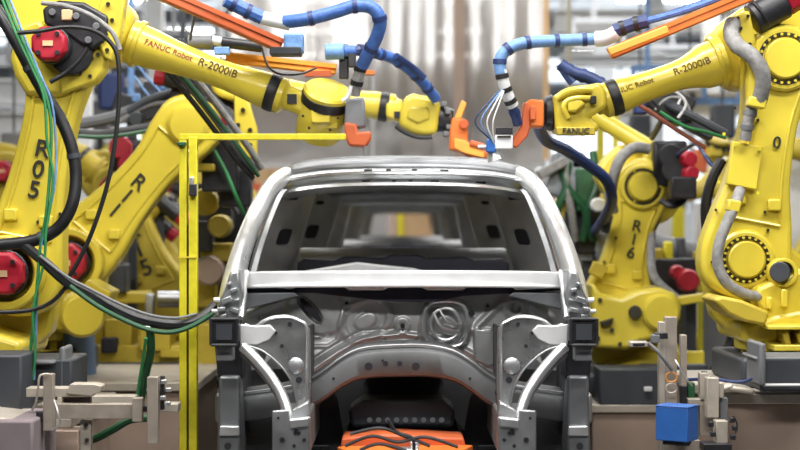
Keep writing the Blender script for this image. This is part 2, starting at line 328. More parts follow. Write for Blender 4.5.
# ================================================================ ROBOTS
class Rob:
    """An industrial arm; the arm plane is parallel to XZ at depth Y, joints given as points in that plane."""
    def __init__(s, Y, P2, P3, P5, fwd, label, base_h=.67, yel='yellow', name='industrial_robot', group='yellow six axis robots along the car line', px=True):
        cv = (lambda p: (W(p[0], p[1], Y).x, W(p[0], p[1], Y).z)) if px else (lambda p: p)
        s.Y = Y; s.P2, s.P3, s.P5 = [Vector(cv(p)) for p in (P2, P3, P5)]; s.f = fwd; s.yel = yel
        s.zb = s.P2.y-base_h
        s.root = thing(name, label, 'robot', (s.P2.x-.32*fwd, Y, s.zb), group)
    def w(s, p, d=0.): return Vector((p[0], s.Y-d, p[1]))
    def fr(s, P, D, back=1):
        D = Vector(D).normalized(); V = Vector((-D.y, D.x))
        if s.f < 0: V = -V
        return lambda u, v, d=0.: s.w(P+D*u+V*v, d)
    def lower_arm(s, d0=-.10, d1=.10, wd=1., rj=1.):
        L = (s.P3-s.P2).length; q = s.fr(s.P2, s.P3-s.P2)
        o = [(-.21*rj, 0), (-.15*rj, -.17*rj), (0, -.225*rj), (.2, -.19*wd), (.42*L, -.145*wd), (.7*L, -.13*wd), (L-.12, -.165*wd), (L+.05, -.19), (L+.17, -.08), (L+.17, .08), (L+.05, .19), (L-.12, .17*wd), (.7*L, .135*wd), (.42*L, .15*wd), (.2, .2*wd), (0, .235*rj), (-.15*rj, .17*rj)]
        pts = catmull([(u, v, 0) for u, v in o], 5, True)
        s.la = G().prism([q(p.x, p.y, d0) for p in pts], (0, -(d1-d0), 0)).end('lower_arm', s.yel, s.root, .028, 3)
        s.L = L; s.q2 = q; s.d1 = d1
        g = G()   # raised rib frame along the arm
        inner = catmull([(u, v*.68, 0) for u, v in o[3:7]], 4)+catmull([(u, v*.68, 0) for u, v in o[11:15]], 4)
        P = [q(p.x, p.y, d1+.004) for p in inner]; P.append(P[0])
        g.tube(P, .009, 6, sm=False); g.end('rib', s.yel, s.la)
        for vv in (-.07, .07): box('block', s.yel, q(.30, vv*1.3, d1+.012), (.07, .04, .06), s.la, .008)
        return s.la
    def turret(s, off=.32):
        c = s.P2; f = s.f; y = s.Y; yl = s.yel; b_ = -(off+.34)
        def P(x, z, d): return s.w(c+Vector((x*f, z)), d)
        o = [(b_, -.40), (.02, -.40), (.12, -.30), (.16, -.12), (.18, .06), (.1, .18), (-.1, .2), (-.26, .08), (b_+.2, -.06), (b_, -.2)]
        for a, b, nm in ((-.30, -.12, 'turret_side'), ):
            G().prism([P(x, z, a) for x, z in o], (0, -(b-a), 0)).end(nm, yl, s.root, .025)
        g = G().prism([P(x, z, -.42) for x, z in [(b_-.04, -.42), (.04, -.42), (.06, -.33), (-.12, -.27), (b_+.2, -.2), (b_-.04, -.22)]], (0, -.68, 0))
        g.end('turret', yl, s.root, .03)
        cx = c.x-off*f; zt = c.y-.42
        g = G().lathe((cx, y, zt-.16), (0, 0, 1), [(0, .34), (.015, .38), (.05, .38), (.06, .34), (.11, .31), (.12, .35), (.17, .35)], 36)
        g.end('swivel_ring', yl, s.root, .004)
        g = G()
        for k in range(9): g.box((cx+(-.32+k*.08), y-.405, zt-.055), (.035, .03, .05))
        g.end('bolt', 'bolt', s.root, split=True)
        G().box((cx, y, s.zb+.075), (.80, .8, .15)).end('base', 'dkgrey', s.root, .02)
        g = G().box((cx-.2*f, y-.46, s.zb+.12), (.42, .12, .2)); g.end('connector_box', 'dkgrey', s.root, .01)
        G().box((cx-.1*f, y-.525, s.zb+.13), (.07, .012, .04)).end('label_plate', 'white', s.root)
        # rear block with cover
        G().box(P(-.46, -.30, .27), (.2, .05, .18)).end('junction_cover', yl, s.root, .012)
    def cover(s, P, R, d, name='joint_cover', n=22, dark=True):
        g = G().lathe(s.w(P, d), (0, -1, 0), [(-.02, R*1.12), (.018, R*1.12), (.03, R*1.02), (.03, R*.80), (.022, R*.78)], 40)
        o = g.end(name, s.yel, s.root, .004)
        G().ring(s.w(P, d+.028), (0, -1, 0), R*.76, R*.90, .004).end('recess_ring', 'bolt', o)
        g = G()
        for k in range(n):
            a = 2*PI*k/n; c = s.w(P+Vector((math.cos(a), math.sin(a)))*R*.83, d+.03)
            g.cyl(c, c+Vector((0, -.014, 0)), R*.055, seg=6)
        g.end('bolt', s.yel, o, split=True)
        G().lathe(s.w(P, d+.02), (0, -1, 0), [(0, R*.70), (.028, R*.70), (.036, R*.64), (.037, .002)], 32).end('cover_disc', s.yel, o)
        return o
    def facing_motor(s, P, R, d, ln=.16, ring=True, black=True):
        if ring: G().ring(s.w(P, d-.05), (0, -1, 0), R*1.28, R*1.66, .14, 40).end('motor_flange', s.yel, s.root, .01)
        if black: G().cyl(s.w(P, d-.08), s.w(P, d+ln*.55), R*1.04, seg=24).end('joint_motor', 'blackm', s.root, .006)
        o = G().lathe(s.w(P, d+ln*.5), (0, -1, 0), [(0, R), (ln*.42, R), (ln*.5, R*.9)], 8, PI/8).end('motor_cap', 'red', s.root, .008)
        G().box(s.w(P, d+ln+.004), (R*.55, .006, R*.28)).end('rating_plate', 'woodtan', o)
        g = G()
        for k in range(4):
            a = PI/4+k*PI/2; c = s.w(P+Vector((math.cos(a), math.sin(a)))*R*.72, d+ln); g.cyl(c, c+Vector((0, -.012, 0)), .012, seg=8)
        g.end('bolt', 'blackm', o, split=True)
    def elbow(s, d0=-.34, d1=-.08, motors=True, scale=1.):
        D = (s.P5-s.P3).normalized(); q = s.fr(s.P3, D); s.q3 = q; s.D = D; s.LF = (s.P5-s.P3).length
        o = [(.30, -.13), (.32, .12), (.2, .2), (.02, .24), (-.16, .24), (-.3, .16), (-.33, -.02), (-.22, -.18), (-.04, -.22), (.14, -.2)]
        pts = catmull([(u*scale, v*scale, 0) for u, v in o], 4, True)
        G().prism([q(p.x, p.y, d0) for p in pts], (0, -(d1-d0), 0)).end('elbow_casting', s.yel, s.root, .03, 3)
        if motors:
            for k, (v, dd) in enumerate(((.13, -.12), (-.02, -.30), (.13, -.34))):
                a = q(-.28, v, dd); b = q(-.46, v, dd); c = q(-.53, v, dd)
                mo = G().cyl(a, b, .062, seg=20).box((a+b)/2+Vector((0, 0, .06)), (.06, .06, .05)).end('wrist_motor', 'blackm', s.root, .006)
                G().cyl(b, c, .058, seg=8).end('motor_cap', 'red', mo, .008)
    def forearm(s, u0=.26, gap=.30, r0=.135, r1=.073, r2=.095, dax=-.16, u1=.5):
        q = s.q3; D3 = Vector((s.D.x, 0, s.D.y)); s.dax = dax
        Lt = s.LF-gap-u0
        prof = [(0, r0), (.03, r0), (.05, r0*.93), (.12, r0*.9)] + [(.12+(u1-.12)*k/6, r0*.9+(r1-r0*.9)*(1-(1-k/6)**2)) for k in range(1, 7)] + [(Lt*.72, r1*1.02), (Lt*.9, r2*.93), (Lt-.03, r2), (Lt, r2)]
        G().lathe(q(u0, 0, dax), D3, prof, 32).end('forearm', s.yel, s.root, .004)
        g = G().ring(q(u0+.03, 0, dax), D3, .05, r0*1.08, .025); g.end('forearm_flange', s.yel, s.root, .004)
        e = q(s.LF-gap, 0, dax)
        G().lathe(e, D3, [(0, r2*1.02), (.012, r2*1.06), (.045, r2*1.06), (.055, r2)], 32).end('seal_ring', 'black', s.root)
        G().lathe(e+D3*.055, D3, [(0, r2*1.0), (.03, r2*1.0), (.05, r2*.72), (.075, r2*.68)], 28).end('wrist_flange', s.yel, s.root, .003)
        s.e = e; s.D3 = D3; s.r2 = r2; s.prof = [(u0+t, r) for t, r in prof]
    def wrist_round(s, R=.115, H=.2, tilt=(.25, -.45, .85), ln=None):
        """round knuckle with a domed cap, axis mostly upright"""
        c = s.w(s.P5, -s.dax*-1) if False else s.q3(s.LF, 0, s.dax); ax = Vector(tilt).normalized(); D3 = s.D3; rb = s.r2*.62
        a = s.e+D3*.10
        g = G(); n = (c-a).length
        _, u, v = perp(D3)
        def rect(p, wu, wv): return [p+u*x*wu+v*y*wv for x, y in ((-1, -.6), (-.6, -1), (.6, -1), (1, -.6), (1, .6), (.6, 1), (-.6, 1), (-1, .6))]
        g.grid([rect(a, rb, rb), rect(a+D3*n*.45, rb*1.05, rb*1.1), rect(c, rb*1.2, rb*1.3)]); g.end('wrist_neck', s.yel, s.root, .008)
        G().box(a+D3*.04-v*0+Vector((0, -rb*1.02, 0)), (.05, .02, .05)).end('wrist_plug', 'black', s.root)
        kn = G().lathe(c-ax*H*.58, ax, [(0, R*.86), (.02, R*.98), (H*.55, R*1.02), (H*.75, R)], 32).end('wrist_knuckle', s.yel, s.root, .006)
        G().lathe(c+ax*H*.17, ax, [(0, R*1.0), (.004, R*1.04), (.05, R*1.04), (.054, R*.98)], 32).end('wrist_seal', 'black', kn)
        G().lathe(c+ax*(H*.17+.052), ax, [(0, R*1.0), (.02, R*1.02), (.034, R*.93), (.036, .004)], 32).end('wrist_cap', s.yel, kn)
        g = G().box(c-ax*H*.12+Vector((.0, -R*.98, 0)), (.1, .05, .09)).box(c-ax*H*.35+Vector((.05*s.f, -R*.9, 0)), (.1, .05, .04)); g.end('wrist_boss', s.yel, kn, .008)
        s.c5 = c; return c
    def number(s, txt, u, size=.15, off=0., rot=0.):
        q = s.q2; A = (s.P3-s.P2).normalized()
        up = Vector((A.x, 0, A.y)); ux = Vector((up.z, 0, -up.x)); c = q(u, off, s.d1+.006)
        c.y = s.Y-s.d1-.006
        return text_part('number_marking', '\n'.join(txt), size, c, ux, up, 'ink', s.root, spacing=.85)
    def forearm_text(s, parts):
        # flat lettering riding just off the tube's camera side
        D3 = s.D3 if s.f > 0 else -s.D3; up = Vector((-D3.z, 0, D3.x)); up = up if up.z > 0 else -up
        n = D3.cross(up)
        for txt, u, size, m_, r, v in parts:
            dy = math.sqrt(max(r*r-v*v, 1e-6)); c = s.q3(u, 0, s.dax)+up*v+Vector((0, -dy-.004, 0))
            o = text_part('maker_lettering', txt, size, c, D3, up, m_, s.root); wl = wloc(s.root); q0 = s.q3(0, 0, s.dax)
            for vt in o.data.vertices:      # lay the lettering on the tube
                p = vt.co+wl-q0; uu = abs(p.dot(s.D3)); vv = p.dot(up); rr_ = .08
                for (a0, b0), (a1, b1) in zip(s.prof, s.prof[1:]):
                    if a0 <= uu <= a1: rr_ = b0+(b1-b0)*(uu-a0)/max(1e-6, a1-a0)
                vt.co.y = q0.y-wl.y-math.sqrt(max(rr_**2-vv*vv, 1e-5))-.003

# ---- leftmost robot, number R05
A = Rob(8.6, (22, 275), (66, 52), (322, 109), 1, 'leftmost robot, large yellow arm with red octagonal motor caps beside the car')
A.turret(); A.lower_arm(wd=1.0); AP = A.P3.copy(); A.P3 = Vector((W(64, 16, 8.6).x, W(64, 16, 8.6).z)); A.elbow(scale=1.0); A.forearm(u0=.34, gap=.31, r0=.118, r1=.074, r2=.096, dax=-.14)
A.wrist_round(R=.126, H=.27, tilt=(.22, -.52, .82))
A.facing_motor(Vector((W(61, 50, 8.6).x, W(61, 50, 8.6).z)), .092, .16, .16, ring=False); A.facing_motor(Vector((W(14, 272, 8.6).x, W(14, 272, 8.6).z)), .115, .12, .16)
A.P3 = AP; A.number('R05', .55, .125, .0)
A.forearm_text([('FANUC Robot', .56, .042, 'inkr', .076, .02), ('R-2000iB', .83, .058, 'inkd', .079, .02)])
# black motor block and bracket above the elbow
G().prism([W(*p, 8.40) for p in ((42, 8), (58, 0), (84, 2), (108, 16), (106, 40), (92, 50), (80, 44), (66, 34), (44, 24))], (0, .2, 0)).end('elbow_motor', 'blackm', A.root, .015)
G().prism([W(*p, 8.46) for p in ((12, 42), (18, 24), (38, 17), (48, 26), (74, 60), (72, 92), (58, 97), (26, 96), (14, 76), (9, 58))], (0, .16, 0)).end('elbow_housing', 'yellow', A.root, .03)
G().lathe(W(72, 54, 8.46), (0, -1, 0), [(0, .11), (.04, .11)], 24).end('joint_motor', 'blackm', A.root, .006)
G().tube([W(*p, 8.34) for p in ((50, 82), (64, 74), (78, 62), (88, 48))], .012, 8).end('motor_cable', 'black', A.root)
for q_ in ((88, 40), (96, 26), (76, 16), (52, 12)): G().cyl(W(*q_, 8.41), W(*q_, 8.36), .018, seg=10).end('motor_plug', 'mdgrey', A.root, .003)
G().box(W(67, 15, 8.39), (.055, .02, .055)).end('rating_plate', 'woodtan', A.root, .006)
g = G().prism([W(*p, 8.42) for p in ((102, -6), (126, -6), (121, 30), (112, 62), (104, 58), (92, 30))], (0, .1, 0)); g.end('forearm_bracket', 'yellow', A.root, .012)
g = G()
for p in ((108, 4), (112, 20), (106, 34), (107, 50)): g.cyl(W(*p, 8.44), W(*p, 8.40), .011, seg=8)
g.end('bolt', 'bolt', A.root, split=True)
g = G().prism([W(*p, 8.45) for p in ((60, 95), (96, 82), (105, 70), (106, 52), (96, 48), (80, 64), (58, 80))], (0, .12, 0)); g.end('elbow_rib', 'yellow', A.root, .015)
g = G()
for p in ((92, 58), (86, 66), (80, 73), (98, 54), (90, 76)): g.cyl(W(*p, 8.46), W(*p, 8.43), .010, seg=8)
g.end('bolt', 'bolt', A.root, split=True)
# tool body and deep orange bracket at the wrist
g = G().prism([W(*p, 8.62) for p in ((345, 99), (364, 97), (366, 127), (344, 130))], (0, .12, 0)); g.end('tool_body', 'mdgrey', A.root, .012)
g = G().prism([W(*p, 8.58) for p in ((344, 122), (357, 124), (358, 132), (371, 131), (371, 139), (366, 147), (349, 146), (345, 138))], (0, .1, 0)); g.end('tool_bracket', 'orangea', A.root, .012)
g = G().cyl(W(366, 146, 8.55), W(366, 156, 8.55), .012, seg=8); g.end('tool_pin', 'steel', A.root)
# booms with hoses above the forearm
def bar(name, p0, p1, h, d, m_, parent, bev=.008, lip=True):
    a, b = W(*p0), W(*p1); D = (b-a).normalized(); up = Vector((0, 0, 1))-D*D.z; up.normalize(); sd = D.cross(up)
    g = G()
    def rc(p): return [p+sd*x*d/2+up*z*h/2 for x, z in ((-1, -1), (1, -1), (1, 1), (-1, 1))]
    g.grid([rc(a), rc(b)]); o = g.end(name, m_, parent, bev)
    if lip:
        g = G(); g.grid([[p+up*(h*.5) for p in rc(a)][:0] or [a+sd*x*d*.62+up*(h*.5+z*.012) for x, z in ((-1, -1), (1, -1), (1, 1), (-1, 1))], [b+sd*x*d*.62+up*(h*.5+z*.012) for x, z in ((-1, -1), (1, -1), (1, 1), (-1, 1))]])
        g.end('boom_flange', m_, o)
    return o
bar('hose_boom', (150, -10, 8.35), (280, 47, 8.6), .055, .06, 'orangea', A.root)
bar('boom_strut', (195, 14, 8.5), (190, 40, 8.6), .012, .012, 'mdgrey', A.root, 0, False)
bar('hose_boom', (226, 59, 8.9), (336, 71, 8.9), .045, .07, 'orangeb', A.root)
G().box(W(318, 74, 8.85), (.14, .06, .03)).end('boom_foot', 'orangea', A.root)
G().box(W(366, 73, 8.75), (.09, .1, .02)).end('boom_foot', 'orange', A.root)
hose('air_hose', [(225, 0, 8.35), (243, 9, 8.38), (262, 18, 8.4)], .036, 'blue', A.root, bands=2)
G().tube([W(258, 17, 8.4), W(272, 20, 8.4), (W(290, 24, 8.4))], .034, 12).end('hose_coupling', 'white', A.root)
hose('air_hose', [(284, 22, 8.4), (308, 19, 8.35), (335, 12, 8.35), (355, 6, 8.35), (372, 8, 8.35), (380, 20, 8.36), (377, 36, 8.4), (369, 52, 8.45), (362, 66, 8.5)], .034, 'blue', A.root, bands=4, seg=12)
hose('hose_sleeve', [(362, 62, 8.5), (358, 78, 8.52), (354, 95, 8.55)], .030, 'conduit', A.root, bands=2, bandmat='black')
hose('hose_sleeve', [(351, 86, 8.5), (348, 96, 8.5), (342, 101, 8.5)], .011, 'white', A.root)
G().box(W(294, 44, 8.6), (.1, .12, .1)).end('valve_block', 'bluel', A.root, .01)
G().box(W(286, 52, 8.55), (.16, .14, .04)).end('valve_base', 'dkgrey', A.root, .006)
G().cyl(W(325, 52, 8.7), W(344, 51, 8.7), .043, seg=20).end('air_cylinder', 'bluel', A.root, .006)
G().cyl(W(344, 51, 8.7), W(356, 51, 8.7), .03, seg=16).end('air_cylinder_end', 'blue', A.root, .004)
G().box(W(344, 62, 8.75), (.05, .06, .18)).box(W(352, 58, 8.7), (.04, .05, .1)).end('boom_mount', 'blackm', A.root, .006)
for i, (a, b, r, m_) in enumerate((((188, 42, 8.8), (212, 42, 8.8), .035, 'mdgrey'), ((212, 40, 8.8), (222, 42, 8.8), .025, 'white'), ((222, 42, 8.8), (262, 47, 8.8), .03, 'blackm'))):
    G().cyl(W(*a), W(*b), r, seg=14).end('pneumatic_cylinder', m_, A.root, .004)
G().box(W(222, 51, 8.72), (.08, .05, .04)).end('sensor_block', 'bluel', A.root, .005)
hose('signal_cable', [(262, 48, 8.8), (268, 66, 8.7), (280, 74, 8.65), (300, 74, 8.65), (316, 68, 8.7)], .006, 'black', A.root)
# ---- second robot from the left, number R11
B = Rob(10.1, (74, 262), (190, 126), (420, 110), 1, 'yellow robot whose lower arm marked R11 leans right behind the yellow frame')
B.turret(); B.lower_arm(wd=1.1, rj=.9)
P5 = B.P5.copy(); P3 = B.P3.copy()
B.P3 = P3+Vector((.27, .27)); B.elbow(scale=.5); B.forearm(u0=.17, r0=.09, r1=.07, r2=.088, gap=.25, dax=-.2)
B.P3 = P3; B.facing_motor(B.P2, .125, .12, .16)
B.number('R11', .52, .13, .0)
G().lathe(B.w(B.P3, .06), (0, -1, 0), [(0, .125), (.06, .125), (.08, .10), (.08, .002)], 32).end('joint_cover', 'yellow', B.root)
c = B.q3(B.LF, 0, B.dax)
def px(p, Y): return W(p[0], p[1], Y)
kY = 9.9
g = G().prism([W(*p, kY) for p in ((386, 103), (402, 99), (404, 124), (386, 117))], (0, .12, 0)); g.end('wrist_neck', 'yellow', B.root, .015)
G().box(W(397, 115, kY-.01), (.035, .03, .04)).end('wrist_plug', 'black', B.root)
kn = G().prism([W(*p, kY-.06) for p in ((404, 97), (413, 93), (432, 97), (441, 103), (437, 134), (425, 136), (412, 133), (399, 126), (400, 112))], (0, .24, 0)).end('wrist_knuckle', 'yellow', B.root, .03, 4)
g = G().prism([W(*p, kY-.075) for p in ((410, 106), (428, 106), (430, 119), (418, 124), (406, 118))], (0, .03, 0)); g.end('wrist_boss', 'yellow', kn, .02, 3)
g = G().tube([W(396, 126, kY-.07), W(404, 132, kY-.08), W(418, 137, kY-.08), W(432, 137, kY-.07)], .014, 8); g.end('wrist_seal', 'black', kn)
G().cyl(W(437, 118, kY+.04), W(452, 121, kY+.04), .085, .07, seg=24).end('tool_flange', 'blackm', B.root, .008)
g = G()
for p in ((444, 104), (446, 134), (448, 112), (449, 127)): g.box(W(*p, kY-.03), (.035, .06, .03))
g.end('screw', 'mdgrey', B.root, .006, split=True)
g = G().prism([W(*p, 9.82) for p in ((462, 100), (467, 103), (461, 119), (454, 118))], (0, .06, 0)); g.end('tool_blade', 'orangeb', B.root, .006)
g = G().prism([W(*p, 9.82) for p in ((452, 117), (463, 118), (468, 130), (468, 142), (482, 150), (488, 151), (487, 159), (474, 160), (460, 152), (449, 150), (450, 130))], (0, .1, 0)); g.end('tool_bracket', 'orange', B.root, .014)
g = G().prism([W(*p, 9.78) for p in ((454, 138), (464, 140), (484, 152), (484, 158), (464, 153), (454, 148))], (0, .04, 0)); g.end('tool_finger', 'orangeb', B.root, .006)
G().cyl(W(464, 124, 9.78), W(464, 124, 9.88), .028, seg=16).end('tool_pivot', 'orangea', B.root, .004)
G().cyl(W(470, 143, 9.78), W(484, 147, 9.78), .02, seg=12).end('tool_pin', 'orangea', B.root, .003)
hose('air_hose', [(372, 52, 9.4), (392, 58, 9.5), (410, 70, 9.6), (424, 84, 9.7), (436, 99, 9.8)], .032, 'blue', B.root, bands=4, seg=12)
hose('air_hose', [(396, 56, 9.45), (412, 67, 9.55), (424, 78, 9.6)], .02, 'navy', B.root)
hose('air_hose', [(352, 52, 9.3), (362, 50, 9.3), (376, 54, 9.4)], .03, 'navy', B.root, bands=1)
# bright yellow plate below the big forearm
g = G().prism([W(*p, 9.6) for p in ((234, 92), (248, 96), (252, 112), (257, 128), (257, 158), (246, 160), (240, 150), (234, 130))], (0, .06, 0)); o = g.end('support_plate', 'yellow', B.root, .012)
g = G()
for p in ((243, 110), (250, 130), (238, 125), (250, 145)): g.cyl(W(*p, 9.6), W(*p, 9.58), .014, seg=8)
g.end('bolt', 'bolt', o, split=True)
# ---- third robot, number R15
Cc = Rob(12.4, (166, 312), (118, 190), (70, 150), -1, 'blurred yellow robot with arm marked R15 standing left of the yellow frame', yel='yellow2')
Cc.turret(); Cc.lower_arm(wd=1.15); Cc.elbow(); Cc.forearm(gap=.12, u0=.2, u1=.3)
Cc.number('R15', .50, .17); Cc.facing_motor(Cc.P3, .1, .12, .16, ring=False)
for p in ((122, 148), (131, 165)): G().lathe(W(*p, 12.0), (0, -1, 0), [(0, .085), (.1, .085)], 8, PI/8).end('motor_cap', 'red', Cc.root, .01)
G().box(W(126, 155, 12.2), (.2, .2, .24)).end('motor_block', 'blackm', Cc.root, .02)
# ---- right front robot, number R0.
E = Rob(8.6, (741, 259), (779, 61), (578, 109), -1, 'large yellow robot at right edge with bolted round covers and orange bracket', base_h=.63)
E.turret(); E.lower_arm(wd=1.05); EP = E.P3.copy(); E.P3 = Vector((W(780, 40, 8.6).x, W(780, 40, 8.6).z)); E.elbow(scale=1.0); E.forearm(u0=.28, gap=.24, r0=.13, r1=.076, r2=.092, dax=-.12, u1=.3)
E.forearm_text([('FANUC Robot', .80, .040, 'inkd', .078, .02), ('R-2000iB', .47, .052, 'inkd', .082, .02)]); E.P3 = EP; E.cover(E.P3, .15, .10); E.cover(E.P2, .135, .10)
text_part('number_marking', '0', .085, W(777, 143, 8.49), (1, 0, -.12), (.12, 0, 1), 'ink', E.root, spacing=.9)
g = G().prism([W(*p, 8.44) for p in ((733, 141), (763, 147), (757, 190), (727, 184))], (0, .06, 0)); cp = g.end('cover_plate', 'yellow', E.root, .006)
g = G()
for p in ((735, 144), (760, 149), (755, 187), (730, 182), (724, 134), (766, 141), (719, 182), (758, 193)): g.cyl(W(*p, 8.43), W(*p, 8.415), .009, seg=8)
g.end('bolt', 'fence', cp, split=True)
hose('cable_conduit', [(733, 22, 8.42), (731, 34, 8.38), (738, 46, 8.33), (752, 56, 8.3), (761, 70, 8.3), (763, 84, 8.32), (759, 102, 8.36)], .040, 'conduit', E.root, seg=14)
hose('cable_conduit', [(752, 108, 8.4), (748, 122, 8.4), (745, 140, 8.42)], .030, 'conduit', E.root, seg=12, bands=2, bandmat='mdgrey')
hose('cable_conduit', [(740, 190, 8.42), (735, 205, 8.36), (726, 225, 8.33), (719, 245, 8.32), (718, 265, 8.32), (727, 283, 8.32), (745, 294, 8.34), (768, 298, 8.4)], .028, 'conduit', E.root, seg=12)
G().box(W(756, 103, 8.36), (.09, .08, .05), Matrix.Rotation(.2, 3, 'Y')).end('conduit_clamp', 'yellow', E.root, .008)
G().box(W(733, 206, 8.36), (.065, .08, .06), Matrix.Rotation(.2, 3, 'Y')).end('conduit_clamp', 'yellow', E.root, .008)
g = G().prism([W(*p, 8.42) for p in ((733, 14), (750, 10), (756, 40), (752, 55), (737, 48))], (0, .2, 0)); g.end('forearm_bracket', 'yellow', E.root, .015)
g = G()
for p in ((738, 18), (748, 16), (750, 44), (741, 28)): g.cyl(W(*p, 8.42), W(*p, 8.4), .009, seg=8)
g.end('bolt', 'bolt', E.root, split=True)
g = G().cyl(W(752, 20, 8.5), W(784, 2, 8.5), .085, seg=24).cyl(W(757, 16, 8.5), W(760, 14, 8.5), .095, seg=24); g.end('elbow_motor', 'blackm', E.root, .008)
G().cyl(W(784, 2, 8.5), W(800, -8, 8.5), .08, seg=8).end('motor_cap', 'red', E.root, .008)
G().cyl(W(780, 272, 8.45), W(780, 272, 8.3), .052, seg=24).end('round_plug', 'dkgrey', E.root, .006)
G().ring(W(780, 272, 8.42), (0, -1, 0), .052, .072, .09).end('plug_collar', 'yellow', E.root, .004)
g = G().prism([W(*p, 8.35) for p in ((757, 288), (800, 270), (850, 270), (850, 330), (768, 330), (764, 312), (757, 305))], (0, .4, 0)); g.end('turret_block', 'yellow', E.root, .02)
g = G().box(W(784, 298, 8.33), (.035, .04, .09)).box(W(769, 303, 8.33), (.03, .04, .06)).box(W(812, 292, 8.33), (.06, .04, .1)); g.end('lug', 'yellow', E.root, .008, split=True)
g = G().prism([W(*p, 8.2) for p in ((722, 296), (742, 300), (770, 312), (766, 326), (745, 322), (728, 314), (714, 300))], (0, .4, 0)); g.end('turret_nose', 'yellow2', E.root, .015)
g = G().box(W(800, 326, 8.3), (.38, .3, .02)).box(W(806, 346, 8.3), (.38, .3, .03)); g.end('swivel_rim', 'yellow', E.root, .005)
g = G()
for k in range(7): g.box(W(782+k*14, 337, 8.3), (.03, .22, .07), Matrix.Rotation(-.25, 3, 'Y'))
g.end('web', 'yellow2', E.root, .006, split=True)
for k in range(5): pass
# wrist of the right robot: forked knuckle, text strip, black flange, orange bracket
Y = 8.58; D3 = E.D3
kn = G().prism([W(*p, Y-.02) for p in ((553, 95), (560, 92), (570, 87), (590, 84), (601, 82), (607, 92), (608, 106), (600, 112), (590, 117), (600, 124), (598, 132), (556, 132))], (0, .26, 0)).end('wrist_knuckle', 'yellow', E.root, .022, 3)
g = G().tube([W(557, 98, Y-.04), W(566, 92, Y-.05), W(580, 89, Y-.05), W(592, 90, Y-.04)], .018, 10).tube([W(568, 118, Y-.04), W(564, 108, Y-.05), W(567, 101, Y-.05), W(578, 98, Y-.05), W(592, 98, Y-.04)], .014, 10); g.end('wrist_rib', 'yellow', kn)
G().prism([W(*p, Y-.06) for p in ((567, 101), (580, 98), (586, 104), (576, 112), (568, 112))], (0, .05, 0)).end('wrist_boss', 'yellow', kn, .012)
G().box(W(593, 100, Y-.05), (.03, .05, .04)).end('wrist_plug', 'black', kn, .004)
g = G().prism([W(*p, Y-.05) for p in ((556, 127), (594, 127), (596, 135), (557, 135))], (0, .06, 0)); g.end('wrist_strip', 'yellow2', kn, .006)
text_part('strip_lettering', 'FANUC', .042, W(576, 131, Y-.056), (1, 0, 0), (0, 0, 1), 'ink', kn)
G().cyl(W(553, 113, Y+.1), W(544, 113, Y+.1), .098, .085, seg=28).end('tool_flange', 'blackm', E.root, .01)
g = G().prism([W(*p, Y-.02) for p in ((544, 100), (530, 99), (524, 104), (524, 122), (530, 127), (544, 127))], (0, .16, 0)); g.end('tool_bracket', 'orange', E.root, .01)
g = G().prism([W(*p, Y-.03) for p in ((524, 102), (529, 103), (531, 124), (528, 136), (517, 148), (512, 146), (513, 138), (521, 126))], (0, .1, 0)); g.end('tool_finger', 'orangea', E.root, .008)
G().box(W(533, 113, Y-.04), (.03, .02, .07)).end('bracket_recess', 'orangea', E.root, .004)
g = G().prism([W(*p, Y-.06) for p in ((495, 135), (513, 135), (513, 149), (495, 149))], (0, .08, 0)); g.end('tool_connector', 'white', E.root, .006)
G().box(W(504, 131, Y-.02), (.085, .07, .035)).end('connector_head', 'blackm', E.root, .004)
G().box(W(504, 136.5, Y-.065), (.07, .01, .01)).end('connector_strip', 'bolt', E.root)
G().box(W(491, 146, Y-.02), (.05, .07, .065)).end('sensor_block', 'bluebox', E.root, .006)
g = G().cyl(W(478, 147, Y), W(488, 147, Y), .01, seg=8).cyl(W(493, 150, Y), W(496, 160, Y), .03, .045, seg=12); g.end('sensor_nozzle', 'steelb', E.root)
hose('air_hose', [(597, 39, 8.5), (575, 40, 8.5), (550, 41, 8.48), (525, 43, 8.46), (508, 49, 8.45), (500, 60, 8.45), (501, 74, 8.45)], .031, 'bluel', E.root, bands=5, seg=12)
hose('hose_sleeve', [(501, 70, 8.45), (504, 84, 8.46), (509, 98, 8.48), (513, 106, 8.5)], .030, 'white', E.root, bands=3, bandmat='blackm', seg=12)
hose('hose_tail', [(511, 104, 8.5), (515, 114, 8.52), (518, 124, 8.55)], .026, 'navy', E.root, bands=1)
for k, (dx, m_) in enumerate(((0, 'white'), (-4, 'bluel'), (4, 'white'), (-8, 'navy'))):
    hose('signal_wire', [(503+dx*.3, 90, 8.44), (495+dx, 104, 8.42), (487+dx*1.5, 122, 8.42), (492+dx*.4, 138, 8.46), (494, 144, 8.5)], .004, m_, E.root)
G().tube([W(596, 39, 8.5), W(606, 38, 8.48), W(618, 32, 8.45)], .040, 12).end('hose_coupling', 'white', E.root)
hose('air_hose', [(614, 31, 8.45), (632, 25, 8.44), (648, 21, 8.42)], .036, 'navy', E.root, bands=2, bandmat='black')
hose('air_hose', [(644, 22, 8.42), (680, 12, 8.4), (720, -2, 8.4)], .018, 'blue', E.root)
hose('air_hose', [(632, 24, 8.5), (668, 13, 8.5), (700, 2, 8.5), (716, -8, 8.5)], .010, 'navy', E.root)
bar('hose_boom', (610, 55, 8.35), (752, -4, 8.35), .050, .055, 'orange', E.root)
bar('boom_plate', (609, 52, 8.28), (668, 29, 8.28), .04, .012, 'orangeb', E.root, lip=False)
hose('air_hose', [(607, 88, 9.0), (590, 78, 9.0), (572, 72, 9.0), (560, 64, 9.0)], .035, 'navy', E.root, bands=3, seg=12)
hose('air_hose', [(560, 64, 9.0), (566, 74, 9.0), (573, 83, 9.0)], .025, 'navy', E.root)
